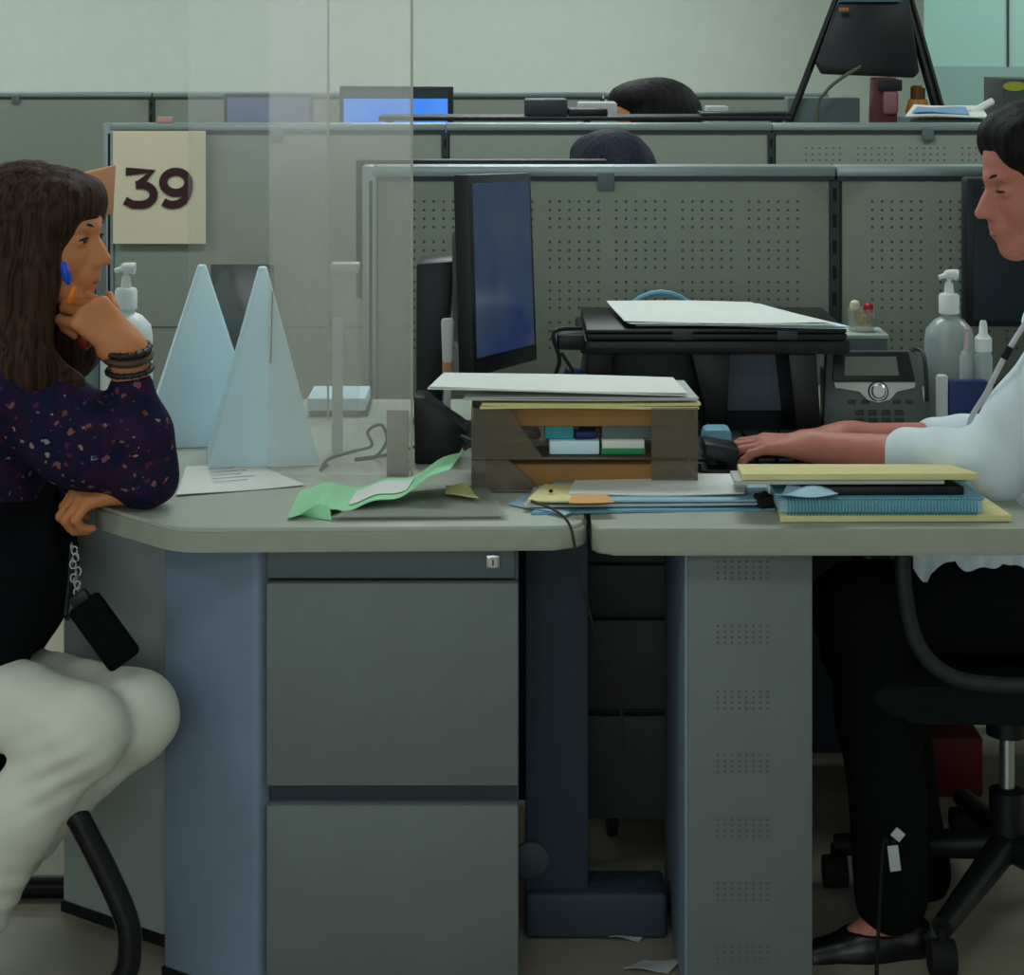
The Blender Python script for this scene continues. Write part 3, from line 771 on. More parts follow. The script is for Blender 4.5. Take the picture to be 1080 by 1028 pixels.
# tape dispenser: dark wedge beside the shield
t = thing('tape_dispenser', 'black wedge-shaped dispenser on the desk right of the clear shield', 'dispenser', D(462, 499))
b = nb(); d0 = 3.42
pts = [P(x, y, d0) for x, y in ((437, 500), (478, 500), (490, 478), (493, 464), (484, 458), (466, 446), (448, 430), (436, 428))]
lo = min(p.z for p in pts)
for p in pts: p.z += TOP - lo
va = [b.verts.new(p) for p in pts]; vb = [b.verts.new(p + Vector((.004, .07, 0))) for p in pts]
b.faces.new(va); b.faces.new(vb[::-1])
for i in range(len(va)): b.faces.new((va[i], vb[i], vb[(i + 1) % len(va)], va[(i + 1) % len(va)]))
bmesh.ops.bevel(b, geom=b.edges[:], offset=.004, segments=2, affect='EDGES', profile=.5)
obj('body', b, M_blk, t)
b = nb(); lathe(b, [(.012, 0), (.027, .002), (.027, .02), (.012, .022)], P(452, 452, 3.43) + Vector((0, .03, .012)), 22, 0, Matrix.Rotation(math.pi / 2, 3, 'X')); obj('roll', b, M_char, t)
b = nb(); tube(b, [P(486, 460, 3.41), P(497, 466, 3.40), P(489, 474, 3.40)], .004, 8, 3); obj('cutter', b, M_char, t)

# upright monitor seen from the side
t = thing('monitor', 'black monitor with a dim blue screen turned toward the typing woman', 'monitor', (P(530, 0, 3.66).x, 3.66, TOP))
n0, n1 = (P(491, 184, 3.50), P(503, 398, 3.50)); f0, f1 = (P(561, 182, 3.80), P(567, 382, 3.80))
NL, NH = Vector((P(500, 0, 3.5).x, 3.5, P(0, 398, 3.5).z)), Vector((P(494, 0, 3.5).x, 3.5, P(0, 184, 3.5).z))
FL, FH = Vector((P(567, 0, 3.8).x, 3.8, P(0, 380, 3.8).z)), Vector((P(560, 0, 3.8).x, 3.8, P(0, 182, 3.8).z))
nrm = (FL - NL).cross(NH - NL).normalized()
if nrm.x < 0: nrm = -nrm
bk = -nrm * .03
b = nb(); hexa(b, [NL, FL, FL + bk, NL + bk, NH, FH, FH + bk, NH + bk], .004); obj('bezel', b, M_blk, t)
def on(u, v, o=0.0): return NL * (1 - u) * (1 - v) + FL * u * (1 - v) + FH * u * v + NH * (1 - u) * v + nrm * o
b = nb(); hexa(b, [on(.05, .09, -.002), on(.95, .09, -.002), on(.95, .09, .001), on(.05, .09, .001), on(.05, .955, -.002), on(.95, .955, -.002), on(.95, .955, .001), on(.05, .955, .001)]); obj('screen', b, M_scr, t)
b = nb(); hexa(b, [on(.12, .1, -.028), on(.88, .1, -.028), on(.75, .16, -.075), on(.25, .16, -.075), on(.12, .8, -.028), on(.88, .8, -.028), on(.75, .70, -.07), on(.25, .70, -.07)], .01); obj('back_shell', b, M_blk, t)
b = nb(); m = on(.5, .0, -.03)
hexa(b, [Vector((m.x - .03, m.y - .03, TOP + .01)), Vector((m.x + .012, m.y - .03, TOP + .01)), Vector((m.x + .012, m.y + .03, TOP + .01)), Vector((m.x - .03, m.y + .03, TOP + .01)), on(.4, .35, -.075), on(.4, .35, -.05), on(.6, .35, -.05), on(.6, .35, -.075)], .003)
obj('neck', b, M_blk, t)
b = nb(); lathe(b, [(.10, 0), (.10, .008), (.03, .016)], (m.x - .01, m.y, TOP), 28, sy=1.1); obj('base', b, M_blk, t)
# speaker / scanner back : dark slanted unit at its left
t = thing('document_scanner', 'black slanted device standing left of the upright monitor', 'scanner', D(452, 462))
d0 = 3.72
a = [P(438, 470, d0), P(464, 470, d0), P(464, 470, d0) + Vector((0, .16, 0)), P(438, 470, d0) + Vector((0, .16, 0)), P(439, 278, d0), P(480, 275, d0), P(480, 275, d0) + Vector((0, .12, 0)), P(439, 278, d0) + Vector((0, .12, 0))]
for v in a[:4]: v.z = TOP
b = nb(); hexa(b, a, .006); obj('body', b, M_blk, t)
b = nb(); bbox(b, a[0].x + .006, a[1].x + .01, d0 - .004, d0, TOP + .01, TOP + .05, .002); obj('front_slot', b, M_char, t)
# slim white bottle between the two
t = thing('glue_bottle', 'slim white bottle with a tan collar between scanner and monitor', 'bottle', D(473, 452))
c = P(472, 440, 3.51); c.z = TOP
b = nb(); H = P(0, 336, 3.51).z - TOP; lathe(b, [(.004, 0), (.005, .01), (.0065, H * .5), (.009, H * .62)], c, 16); obj('body', b, M_paperg, t)
b = nb(); lathe(b, [(.009, H * .61), (.009, H * .67), (.008, H * .68)], c, 16); obj('collar', b, M_tan, t)
b = nb(); lathe(b, [(.009, H * .68), (.0115, H * .98), (.009, H)], c, 16); obj('cap', b, M_paperg, t)

# ------------------------------------------------------------ smoked letter trays
d0 = dk(520); tx0, tx1 = P(497, 0, d0).x, P(736, 0, d0).x
def tray(z, label, h):
    t = thing('letter_tray', label, 'tray', ((tx0 + tx1) / 2, d0 + .12, z), 'smoked letter trays')
    b = nb(); bbox(b, tx0, tx1, d0, d0 + .16, z, z + .004, .001); obj('floor', b, M_smoke, t)
    for s0_, s1_ in ((tx0, tx0 + .004), (tx1 - .004, tx1)):
        b = nb(); bbox(b, s0_, s1_, d0, d0 + .16, z + .004, z + h, .001); obj('side_wall', b, M_smoke, t)
    b = nb(); bbox(b, tx0 + .004, tx1 - .004, d0 + .156, d0 + .16, z + .004, z + h, .001); obj('back_wall', b, M_smoke, t)
    prism_pts = [(tx0, z + .004), (tx0 + .115, z + .004), (tx0 + .085, z + h * .55), (tx0 + .06, z + h), (tx0, z + h)]
    for poly_ in (prism_pts, [(tx1, z + .004), (tx1 - .075, z + .004), (tx1 - .075, z + h), (tx1, z + h)]):
        b = nb(); f = [b.verts.new((x, d0 - .001, zz)) for x, zz in poly_]; g2 = [b.verts.new((x, d0 + .003, zz)) for x, zz in poly_]
        b.faces.new(f); b.faces.new(g2[::-1])
        for i in range(len(f)): b.faces.new((f[i], f[(i + 1) % len(f)], g2[(i + 1) % len(f)], g2[i]))
        obj('front_lip', b, M_smoke, t)
    return t
tray(TOP + .001, 'smoked plastic letter tray, the bottom one of the stack', .052)
tray(TOP + .0535, 'smoked plastic letter tray, the upper one of the stack', .084)
def slab(name, x0, x1, y0, y1, z0, z1, m, label, cat, bev=.001, group=None, rot=0, part=None):
    b = nb(); R = Matrix.Rotation(rot, 3, 'Z')
    box(b, ((x0 + x1) / 2, (y0 + y1) / 2, (z0 + z1) / 2), (x1 - x0, y1 - y0, z1 - z0), R, bev)
    return tag(obj(name, b, m), label, cat, group)
xx = lambda px, d=3.2: (px - 540) * d / F
slab('brown_folder', xx(512), xx(728), d0 + .012, d0 + .15, TOP + .006, TOP + .044, M_brown, 'brown folder lying in the bottom smoked tray', 'folder')
slab('white_box', xx(580), xx(633), d0 + .02, d0 + .09, TOP + .058, TOP + .080, M_paperb, 'small white carton in the bottom tray left of the green one', 'box', .002)
t = thing('green_carton', 'small white and green carton in the bottom smoked tray', 'box', (xx(658), d0 + .05, TOP + .058))
b = nb(); bbox(b, xx(635), xx(682), d0 + .02, d0 + .09, TOP + .058, TOP + .068, .001); obj('green_side', b, M_kgreen, t)
b = nb(); bbox(b, xx(636), xx(681), d0 + .019, d0 + .09, TOP + .068, TOP + .081, .001); obj('white_lid', b, M_paper, t)
slab('teal_pad', xx(575), xx(606), d0 + .03, d0 + .12, TOP + .081, TOP + .104, M_teal, 'teal pad tucked under the thick brown file in the upper tray', 'pad', .002)
b = nb(); tube(b, [Vector((xx(608), d0 + .03, TOP + .0885)), Vector((xx(629), d0 + .035, TOP + .0885))], .008, 12)
tag(obj('blue_marker', b, M_navy), 'dark blue marker beside the teal pad in the tray', 'marker')
slab('grey_book', xx(636), xx(690), d0 + .03, d0 + .13, TOP + .082, TOP + .104, M_cabd, 'grey booklet right of the blue marker in the tray', 'book', .002)
slab('brown_file', xx(512), xx(727), d0 + .014, d0 + .15, TOP + .1045, TOP + .1345, M_brown, 'thick brown file filling the upper smoked tray', 'folder', .003)
for i, (a, c, z, th, m, lb, nm) in enumerate((
        (506, 738, .141, .009, M_man, 'manila folder on top of the tray stack with a yellow edge', 'manila_folder'),
        (488, 736, .152, .005, M_paperg, 'grey paper bundle on top of the manila folder over the trays', 'paper_bundle'),
        (470, 724, .159, .004, M_paper, 'white sheets topping the tray stack, overhanging its left side', 'white_sheets'))):
    b = nb(); z0 = TOP + z - .002
    A = [Vector((xx(a), d0 - .004 + .004 * i, z0)), Vector((xx(c), d0 + .002 * i, z0)), Vector((xx(c) - .012, d0 + .14, z0 + .002)), Vector((xx(a) + .01, d0 + .13, z0 + .002))]
    if i == 2: A[0].x -= .03; A[0].z += .010; A[3].x -= .02; A[3].z += .01
    for k in range(2): sheet(b, quad4(*[v + Vector((.003 * k, .002 * k, th * .5 * k)) for v in A], .0012, i + k), 8, 5, th * .45)
    tag(obj(nm, b, m), lb, 'folder' if i == 0 else 'paper')
slab('blue_bag', xx(742, 3.4), xx(772, 3.4), 3.40, 3.45, TOP, TOP + .065, M_blue, 'blue pouch standing behind the right end of the trays', 'pouch', .01)

# ------------------------------------------------------------ loose files in front
def layer(name, pts, th, m, label, cat, z, wob=.001, seed=0, group=None):
    A = [D(x, y, z) for x, y in pts]
    b = nb(); sheet(b, quad4(*A, wob, seed), 10, 5, th); return tag(obj(name, b, m), label, cat, group)
z = TOP + .003
layer('blue_file', [(560, 541), (818, 536), (806, 512), (590, 512)], .004, M_blue, 'blue file at the bottom of the loose pile in front of the trays', 'folder', z)
layer('grey_papers', [(552, 534), (806, 531), (800, 505), (566, 508)], .003, M_paperg, 'grey papers lying on the bottom blue file', 'paper', z + .006, .001, 1)
layer('pale_blue_file', [(575, 529), (812, 527), (806, 502), (585, 506)], .003, M_bluel, 'pale blue file in the middle of the loose pile', 'folder', z + .011, .001, 2)
layer('white_papers', [(600, 522), (785, 521), (790, 500), (608, 502)], .002, M_paper, 'white papers on top of the loose pile before the trays', 'paper', z + .015, .0015, 3)
layer('tan_envelope', [(556, 528), (628, 532), (640, 514), (575, 512)], .002, M_man, 'creased tan envelope at the left of the loose pile', 'envelope', z + .013, .003, 4)
layer('orange_slip', [(600, 531), (648, 530), (640, 522), (603, 522)], .001, mat('pale_orange', (224, 170, 110), .8), 'pale orange slip of paper on the tan envelope', 'paper', z + .019, .001, 5)
layer('blue_leaflet', [(536, 531), (596, 545), (612, 537), (556, 523)], .001, M_bluel, 'blue leaflet poking out at the left corner of the loose pile', 'leaflet', z, .002, 6)
c = D(581, 519, z + .02); b = nb(); lathe(b, [(.003, 0), (.0035, .003), (.001, .005)], c, 10); tag(obj('push_pin', b, M_slot), 'tiny black pin on the tan envelope', 'pin')
b = nb(); box(b, D(806, 528, TOP + .012), (.026, .03, .02), Matrix.Rotation(.3, 3, 'Z'), .004); tube(b, [D(800, 525, TOP + .02), D(806, 518, TOP + .03), D(813, 524, TOP + .02)], .0015, 6, 3)
tag(obj('binder_clip', b, M_slot), 'black binder clip between the loose pile and the folder stack', 'clip')
# folder stack at right
def slab2(name, x0, x1, zz, th, m, label, cat, y0=3.02, dep=.14, tilt=0.0):
    A = [Vector(((x0 - 540) * 3.03 / F, y0, zz)), Vector(((x1 - 540) * 3.03 / F, y0 + .004, zz)), Vector(((x1 - 540) * 3.03 / F - .015, y0 + dep, zz + tilt)), Vector(((x0 - 540) * 3.03 / F + .01, y0 + dep, zz + tilt))]
    b = nb(); hexa(b, A + [v + Vector((0, 0, th)) for v in A], min(.001, th * .3)); return tag(obj(name, b, m), label, cat)
slab2('yellow_folder', 822, 1066, TOP + .001, .010, M_man, 'pale yellow folder at the bottom of the right stack', 'folder')
t = thing('spiral_notebook', 'blue spiral notebook in the middle of the right folder stack', 'notebook', (P(925, 0, 3.1).x, 3.12, TOP + .012))
b = nb(); x0, x1 = xx(822, 3.03), xx(1037, 3.03); bbox(b, x0, x1, 3.032, 3.14, TOP + .012, TOP + .032, .002); obj('pages', b, M_bluel, t)
b = nb(); bbox(b, x0 - .002, x1 + .002, 3.03, 3.142, TOP + .032, TOP + .035, .001); obj('cover', b, M_blue, t)
b = nb()
for i in range(58):
    x = x0 + .012 + i * (x1 - x0 - .02) / 58; tube(b, [Vector((x, 3.034 + .012 * (math.cos(a)) - .008, TOP + .023 + .0125 * math.sin(a))) for a in [k * math.pi / 4 for k in range(8)]], .0009, 5, 0, 0, True)
obj('spiral_wire', b, M_teal, t)
slab2('black_notebook', 846, 1020, TOP + .036, .012, M_blk, 'black notebook lying on the blue spiral notebook', 'notebook', 3.045, .08)
slab2('grey_file', 776, 1000, TOP + .051, .006, M_paperg, 'grey-edged file under the top yellow folder of the right stack', 'folder', 3.05, .15, -.018)
slab2('yellow_folder', 784, 1037, TOP + .058, .010, M_man, 'pale yellow folder topping the right stack by the forearms', 'folder', 3.048, .15, -.018)
b = nb(); A = [D(817, 522, TOP + .03), D(858, 514, TOP + .038), D(885, 512, TOP + .037), D(830, 508, TOP + .034)]
A = [Vector((P(818, 0, 3.0).x, 3.01, TOP + .036)), Vector((P(886, 0, 3.0).x, 3.015, TOP + .038)), Vector((P(880, 0, 3.0).x, 3.06, TOP + .0405)), Vector((P(836, 0, 3.0).x, 3.06, TOP + .0405))]
sheet(b, quad4(*A, .006, 1), 8, 4, .001); tag(obj('bent_leaflet', b, M_bluel), 'bent pale blue leaflet hanging over the spiral notebook', 'leaflet')
# keyboard and punch
t = thing('keyboard', 'black keyboard under the typing hands', 'keyboard', (P(800, 0, 3.42).x, 3.45, TOP))
kx0, kx1 = P(728, 0, 3.45).x, P(880, 0, 3.45).x
b = nb(); bbox(b, kx0, kx1, 3.36, 3.62, TOP, TOP + .016, .004); obj('case', b, M_blk, t)
b = nb()
for i in range(6):
    for j in range(13): box(b, (kx0 + .02 + i * .034, 3.375 + j * .0185, TOP + .019), (.028, .0155, .006), None, .0015)
obj('keys', b, M_char, t)
t = thing('hole_punch', 'black hole punch beside the trays at the tips of the fingers', 'hole punch', D(758, 502))
hx0, hx1 = P(740, 0, 3.33).x, P(785, 0, 3.33).x
b = nb(); bbox(b, hx0, hx1, 3.32, 3.42, TOP, TOP + .014, .004); obj('base', b, M_blk, t)
b = nb(); hexa(b, [(hx0 + .003, 3.325, TOP + .03), (hx1 - .014, 3.325, TOP + .02), (hx1 - .014, 3.41, TOP + .02), (hx0 + .003, 3.41, TOP + .03), (hx0 + .005, 3.33, TOP + .056), (hx1 - .006, 3.33, TOP + .045), (hx1 - .006, 3.40, TOP + .045), (hx0 + .005, 3.40, TOP + .056)], .006); obj('lever', b, M_blk, t)
b = nb()
for x in (hx0 + .02, hx1 - .02): bbox(b, x - .008, x + .008, 3.35, 3.39, TOP + .012, TOP + .035, .003)
obj('punch_block', b, M_char, t)

# ------------------------------------------------------------ riser with laptop and papers
d0 = 3.62; rz = P(0, 359, d0).z
t = thing('monitor_riser', 'black desk riser on splayed legs under the pile of papers', 'riser', (P(755, 0, d0).x, d0 + .15, TOP))
a, c = P(612, 0, d0).x, P(897, 0, d0).x
b = nb(); bbox(b, a, c, d0, d0 + .30, rz - .026, rz, .006); obj('shelf', b, M_blk, t)
def legq(xt0, xt1, xb0, xb1, y0, y1):
    b = nb(); f = lambda px: P(px, 0, d0).x
    hexa(b, [(f(xb0), y0, TOP), (f(xb1), y0, TOP), (f(xb1), y1, TOP), (f(xb0), y1, TOP), (f(xt0), y0, rz - .026), (f(xt1), y0, rz - .026), (f(xt1), y1, rz - .026), (f(xt0), y1, rz - .026)], .004); return b
obj('leg', legq(832, 862, 842, 868, d0 + .01, d0 + .24), M_blk, t)
obj('leg', legq(730, 772, 752, 768, d0 + .03, d0 + .2), M_blk, t)
obj('leg', legq(622, 650, 610, 640, d0 + .06, d0 + .24), M_blk, t)
b = nb(); bbox(b, P(640, 0, d0).x, P(752, 0, d0).x, d0 + .12, d0 + .2, TOP + .02, rz - .026, .003); obj('back_plate', b, M_char, t)
b = nb(); bbox(b, P(768, 0, d0).x, P(850, 0, d0).x, d0 + .22, d0 + .226, TOP, rz - .03); obj('grey_inset', b, mat('inset_grey', (128, 138, 150), .6), t)
b = nb(); bbox(b, P(742, 0, d0).x, P(862, 0, d0).x, d0 - .02, d0 + .22, TOP, TOP + .012, .003); obj('lower_tray', b, M_blk, t)
t = thing('laptop', 'closed black laptop lying on the riser under the papers', 'laptop', (P(755, 0, d0).x, d0 + .15, rz))
b = nb(); bbox(b, P(618, 0, d0).x, P(893, 0, d0).x, d0 - .006, d0 + .28, rz + .001, rz + .013, .004); obj('base', b, M_blk, t)
b = nb(); bbox(b, P(618, 0, d0).x, P(893, 0, d0).x, d0 - .006, d0 + .28, rz + .0135, rz + .021, .004); obj('lid', b, M_blkm, t)
for px in (720, 830):
    b = nb(); bbox(b, P(px - 11, 0, d0).x, P(px + 11, 0, d0).x, d0 - .0075, d0 - .005, rz + .002, rz + .018, .001); obj('front_sticker', b, M_char, t)
for i, (x0, x1, lb, m) in enumerate(((650, 893, 'lower sheets of the paper pile on the laptop', M_paperb), (640, 880, 'topmost white papers on the riser', M_paper))):
    b = nb(); z = rz + .0225 + .005 * i
    A = [Vector((P(x0 + 22, 0, d0).x, d0 + .02 - .015 * i, z)), Vector((P(x1, 0, d0).x, d0 - .004, z)), Vector((P(x1 - 70, 0, d0).x, d0 + .27, z)), Vector((P(x0 + 10, 0, d0).x, d0 + .26, z + .004))]
    for k in range(3): sheet(b, quad4(*[v + Vector((.006 * math.sin(k * 2.1 + i), .003 * k, .0016 * k)) for v in A], .0016, k + i), 10, 6, .0008)
    tag(obj('paper_pile', b, m), lb, 'paper')
b = nb(); cc = P(697, 0, 4.08); cc.z = TOP + .1065; tube(b, [cc + Vector((.09 * math.cos(a), 0, .10 * math.sin(a))) for a in [2 * math.pi * k / 28 for k in range(28)]], .006, 8, 0, 0, True)
for v in b.verts: v.co.z = max(v.co.z, TOP + .001)
tag(obj('cable_coil', b, M_blue), 'blue cable coil showing above the paper pile on the riser', 'cable')
t = thing('webcam_arm', 'black bracket with thin rods at the left end of the riser', 'bracket', D(588, 450))
b = nb(); tube(b, [P(586, 395, 3.6), P(590, 378, 3.6), P(584, 350, 3.6), P(614, 346, 3.62)], .0038, 8, 4); tube(b, [P(592, 372, 3.6), P(606, 398, 3.6), P(608, 440, 3.6)], .0035, 8, 4)
tube(b, [P(586, 395, 3.6), P(578, 420, 3.62), Vector((P(578, 0, 3.62).x, 3.62, TOP))], .004, 8, 4); obj('rod', b, M_blkm, t)
b = nb(); box(b, P(602, 359, 3.62), (.05, .05, .03), None, .008); obj('clamp', b, M_blk, t)
b = nb(); box(b, P(606, 398, 3.64), (.04, .04, .03), Matrix.Rotation(.3, 3, 'Y'), .006); obj('blue_block', b, M_navy, t)

# ------------------------------------------------------------ desk phone
d0 = 3.70
t = thing('desk_phone', 'dark grey desk phone with a display and round silver key', 'telephone', D(922, 455))
def ph(px, py, o=0.0):                       # leaning front plane
    k = (455 - py) / 85.0; p = P(px, py, d0); s = Vector((p.x, d0 + .05 * k, 0)); s.z = TOP + (p.z - P(0, 455, d0).z)
    return s + Vector((0, -o, o * .3))
def plate(b, quad, o0, o1, bev=.0, mi=0):
    q = [ph(x, y, o0) for x, y in quad]; r = [ph(x, y, o1) for x, y in quad]
    hexa(b, [r[0], r[1], q[1], q[0], r[3], r[2], q[2], q[3]], bev, mi)
b = nb(); plate(b, ((868, 455), (980, 455), (972, 374), (876, 374)), -.03, 0, .004); obj('body', b, M_phone, t)
b = nb(); plate(b, ((880, 405), (968, 405), (963, 376), (884, 376)), 0, .006, .002); obj('display_frame', b, M_blk, t)
b = nb(); plate(b, ((893, 400), (951, 400), (949, 381), (895, 381)), .006, .0075, 0); obj('display', b, M_lcd, t)
b = nb()
sw = [(882, 407), (968, 407), (967, 412), (948, 416), (940, 424), (928, 427), (916, 424), (908, 416), (883, 412)]
f = [b.verts.new(ph(x, y, .006)) for x, y in sw]; g2 = [b.verts.new(ph(x, y, -.002)) for x, y in sw]
b.faces.new(f); b.faces.new(g2[::-1])
for i in range(len(f)): b.faces.new((f[i], f[(i + 1) % len(f)], g2[(i + 1) % len(f)], g2[i]))
obj('silver_band', b, mat('satin_silver', (196, 200, 192), .35, .03, metal=.3), t)
b = nb(); lathe(b, [(.0165, 0), (.0165, .004), (.0145, .004), (.0145, .006), (.011, .009)], ph(928, 416, .006), 24, 0, Matrix.Rotation(math.radians(78), 3, 'X')); obj('round_key', b, M_steel, t)
b = nb(); lathe(b, [(.019, 0), (.019, .003)], ph(928, 416, .005), 24, 0, Matrix.Rotation(math.radians(78), 3, 'X')); obj('key_ring', b, M_slot, t)
b = nb()
for i in range(4):
    for j in range(3): plate(b, tuple((903 + i * 14 + x, 434 + j * 8 + y) for x, y in ((0, 5), (9, 5), (9, 0), (0, 0))), 0, .003, .0008)
for x in (896, 910, 944, 957): plate(b, tuple((x + dx, 424 + dy) for dx, dy in ((0, 4), (8, 4), (8, 0), (0, 0))), 0, .003, .0008)
obj('keypad', b, M_char, t)
b = nb(); tube(b, [ph(968, 376, 0), P(962, 368, 3.77), P(972, 370, 3.75), P(976, 385, 3.73), Vector((P(978, 0, 3.73).x, 3.73, TOP + .05))], .004, 8, 5); obj('cord', b, M_char, t)
b = nb(); q = [ph(874, 376), ph(874, 376) + Vector((0, .05, 0))]
bbox(b, ph(876, 374).x, ph(972, 374).x, d0 + .06, d0 + .13, TOP, TOP + .10, .004); obj('stand', b, M_phone, t)
# pale box with a cup of sweets
bx0, bx1 = P(890, 0, 3.95).x, P(936, 0, 3.95).x
zc = P(0, 353, 3.95).z
t = thing('grey_box', 'pale grey box behind the phone with a small glass on it', 'box', ((bx0 + bx1) / 2, 4.0, TOP))
b = nb(); bbox(b, bx0 - .01, bx1, 3.95, 4.05, TOP, zc - .008, .003); obj('body', b, M_cabd, t)
b = nb(); bbox(b, bx0 - .013, bx1 + .003, 3.947, 4.053, zc - .008, zc, .002); obj('lid', b, mat('pale_green_grey', (170, 184, 172), .6), t)
gc = Vector(((bx0 + bx1) / 2, 4.0, zc + .0005))
t = thing('small_glass', 'small glass of pins on the pale box behind the phone', 'glass', gc)
b = nb(); lathe(b, [(.024, 0), (.026, .004), (.028, .045), (.026, .045), (.024, .006)], gc, 20); obj('cup', b, M_clr, t)
for dx, dy, dz, m, nm in ((.012, -.012, .046, M_red, 'red_pin'), (-.014, -.006, .05, M_cream, 'cream_pin'), (.0, -.012, .024, M_yel, 'yellow_pin'), (.014, .004, .024, M_amber, 'amber_pin')):
    b = nb(); lathe(b, [(.004, -.012), (.009, -.008), (.0105, 0), (.009, .008), (.004, .012)], gc + Vector((dx, dy, dz)), 14); tag(obj(nm, b, m), '%s head in the small glass on the pale box' % nm.replace('_pin', ' pin'), 'pin')
# bottles on the right
pump_bottle(1001, 443, 3.80, 287, 52, 'large cloudy sanitizer bottle with a pump right of the phone', M_clear)
t = thing('spray_bottle', 'small clear spray bottle with a white cap before the dark monitor', 'bottle', D(1037, 453))
c = D(1037, 453); r = 9.5 * dk(453) / F; Hs = P(0, 338, c.y).z - TOP
b = nb(); lathe(b, [(r, 0), (r, Hs * .68), (r * .8, Hs * .72), (r * .6, Hs * .74)], c, 20); obj('body', b, M_clear, t)
b = nb(); lathe(b, [(r * .95, Hs * .72), (r * .95, Hs * .84), (r * .5, Hs * .88), (r * .42, Hs * .97), (r * .3, Hs)], c, 18); obj('cap', b, M_white, t)
t = thing('dropper_bottle', 'tiny frosted bottle with a thin nozzle beside the spray bottle', 'bottle', D(1020, 453))
c = D(1019, 453); r = 7 * c.y / F; Hs = P(0, 346, c.y).z - TOP
b = nb(); lathe(b, [(r, 0), (r, Hs * .72), (r * .6, Hs * .78)], c, 18); obj('body', b, M_clear, t)
b = nb(); lathe(b, [(r * .4, Hs * .77), (r * .3, Hs * .97), (r * .5, Hs)], c, 14); obj('nozzle', b, mat('pale_pink', (206, 176, 176), .5), t)
c = D(1022, 460)
slab('navy_box', P(1001, 0, c.y).x, P(1042, 0, c.y).x, c.y, c.y + .025, TOP, P(0, 402, c.y).z, M_navy, 'navy blue carton in front of the small bottles', 'box', .002)
slab('white_tube', P(989, 0, c.y).x, P(1000, 0, c.y).x, c.y - .002, c.y + .02, TOP, P(0, 396, c.y).z, M_paperg, 'slim pale grey carton standing left of the navy box', 'box', .004)
# dark monitor behind the typing woman
t = thing('monitor', 'dark monitor back against the partition behind the typing woman', 'monitor', (P(1110, 0, 4.0).x, 4.0, TOP))
b = nb(); a, c = P(1019, 0, 3.98).x, P(1225, 0, 3.98).x; bbox(b, a, c, 3.98, 4.03, P(0, 345, 3.98).z, P(0, 188, 3.98).z, .006); obj('bezel', b, M_blk, t)
b = nb(); bbox(b, a + .014, c - .014, 3.977, 3.981, P(0, 338, 3.98).z, P(0, 194, 3.98).z); obj('screen', b, mat('screen_off', (34, 44, 54), .3), t)
b = nb(); bbox(b, (a + c) / 2 - .03, (a + c) / 2 + .03, 4.03, 4.06, TOP + .01, 1.05, .004); obj('neck', b, M_blk, t)
b = nb(); bbox(b, (a + c) / 2 - .11, (a + c) / 2 + .11, 3.95, 4.12, TOP, TOP + .012, .004); obj('base', b, M_blk, t)

# ------------------------------------------------------------ farther rows
def desk(x0, x1, y0, y1, label):
    t = thing('back_desk', label, 'desk', ((x0 + x1) / 2, (y0 + y1) / 2, 0))
    b = nb(); bbox(b, x0, x1, y0, y1, TOP - .04, TOP, .005); obj('worktop', b, M_edge, t)
    for x in (x0 + .05, (x0 + x1) / 2, x1 - .09):
        b = nb(); bbox(b, x, x + .04, y0 + .05, y1 - .05, 0, TOP - .04); obj('leg_panel', b, M_cabd, t)
desk(-1.15, 2.4, 6.15, 6.68, 'long grey desk hidden behind the second row of partitions')
desk(-.28, 1.6, 4.3, 5.0, 'grey desk behind the nearest perforated partition')
# bright screen
d0 = 6.5
t = thing('monitor', 'black monitor with a bright blue screen showing above the second partition', 'monitor', (P(420, 0, d0).x, d0, TOP))
a, c = P(358, 0, d0).x, P(478, 0, d0).x
b = nb(); bbox(b, a, c, d0, d0 + .04, .95, P(0, 91, d0).z, .005); obj('bezel', b, M_blk, t)
b = nb(); bbox(b, a + .014, c - .018, d0 - .003, d0 + .001, .97, P(0, 104, d0).z); obj('screen', b, M_scrb, t)
b = nb(); bbox(b, a + .014, c - .018, d0 - .003, d0 + .001, P(0, 104, d0).z, P(0, 95, d0).z); obj('title_bar', b, mat('screen_teal', (10, 46, 56), .3), t)
b = nb(); bbox(b, (a + c) / 2 - .03, (a + c) / 2 + .03, d0 + .02, d0 + .06, TOP + .01, 1.0); obj('neck', b, M_blk, t)
b = nb(); bbox(b, (a + c) / 2 - .1, (a + c) / 2 + .1, d0 - .06, d0 + .12, TOP, TOP + .012, .003); obj('base', b, M_blk, t)
# another dim screen seen through the shields
t = thing('monitor', 'dim monitor seen through the clear shields above the 39 sign', 'monitor', (P(285, 0, d0).x, d0, TOP))
a, c = P(236, 0, d0).x, P(330, 0, d0).x
b = nb(); bbox(b, a, c, d0, d0 + .04, .95, P(0, 99, d0).z, .005); obj('bezel', b, M_char, t)
b = nb(); bbox(b, a + .012, c - .012, d0 - .003, d0 + .001, .97, P(0, 103, d0).z); obj('screen', b, lit('screen_grey', (86, 104, 150), .5, (96, 112, 150)), t)
b = nb(); bbox(b, (a + c) / 2 - .03, (a + c) / 2 + .03, d0 + .02, d0 + .06, TOP + .01, 1.0); obj('neck', b, M_blk, t)
b = nb(); bbox(b, (a + c) / 2 - .1, (a + c) / 2 + .1, d0 - .06, d0 + .12, TOP, TOP + .012, .003); obj('base', b, M_blk, t)
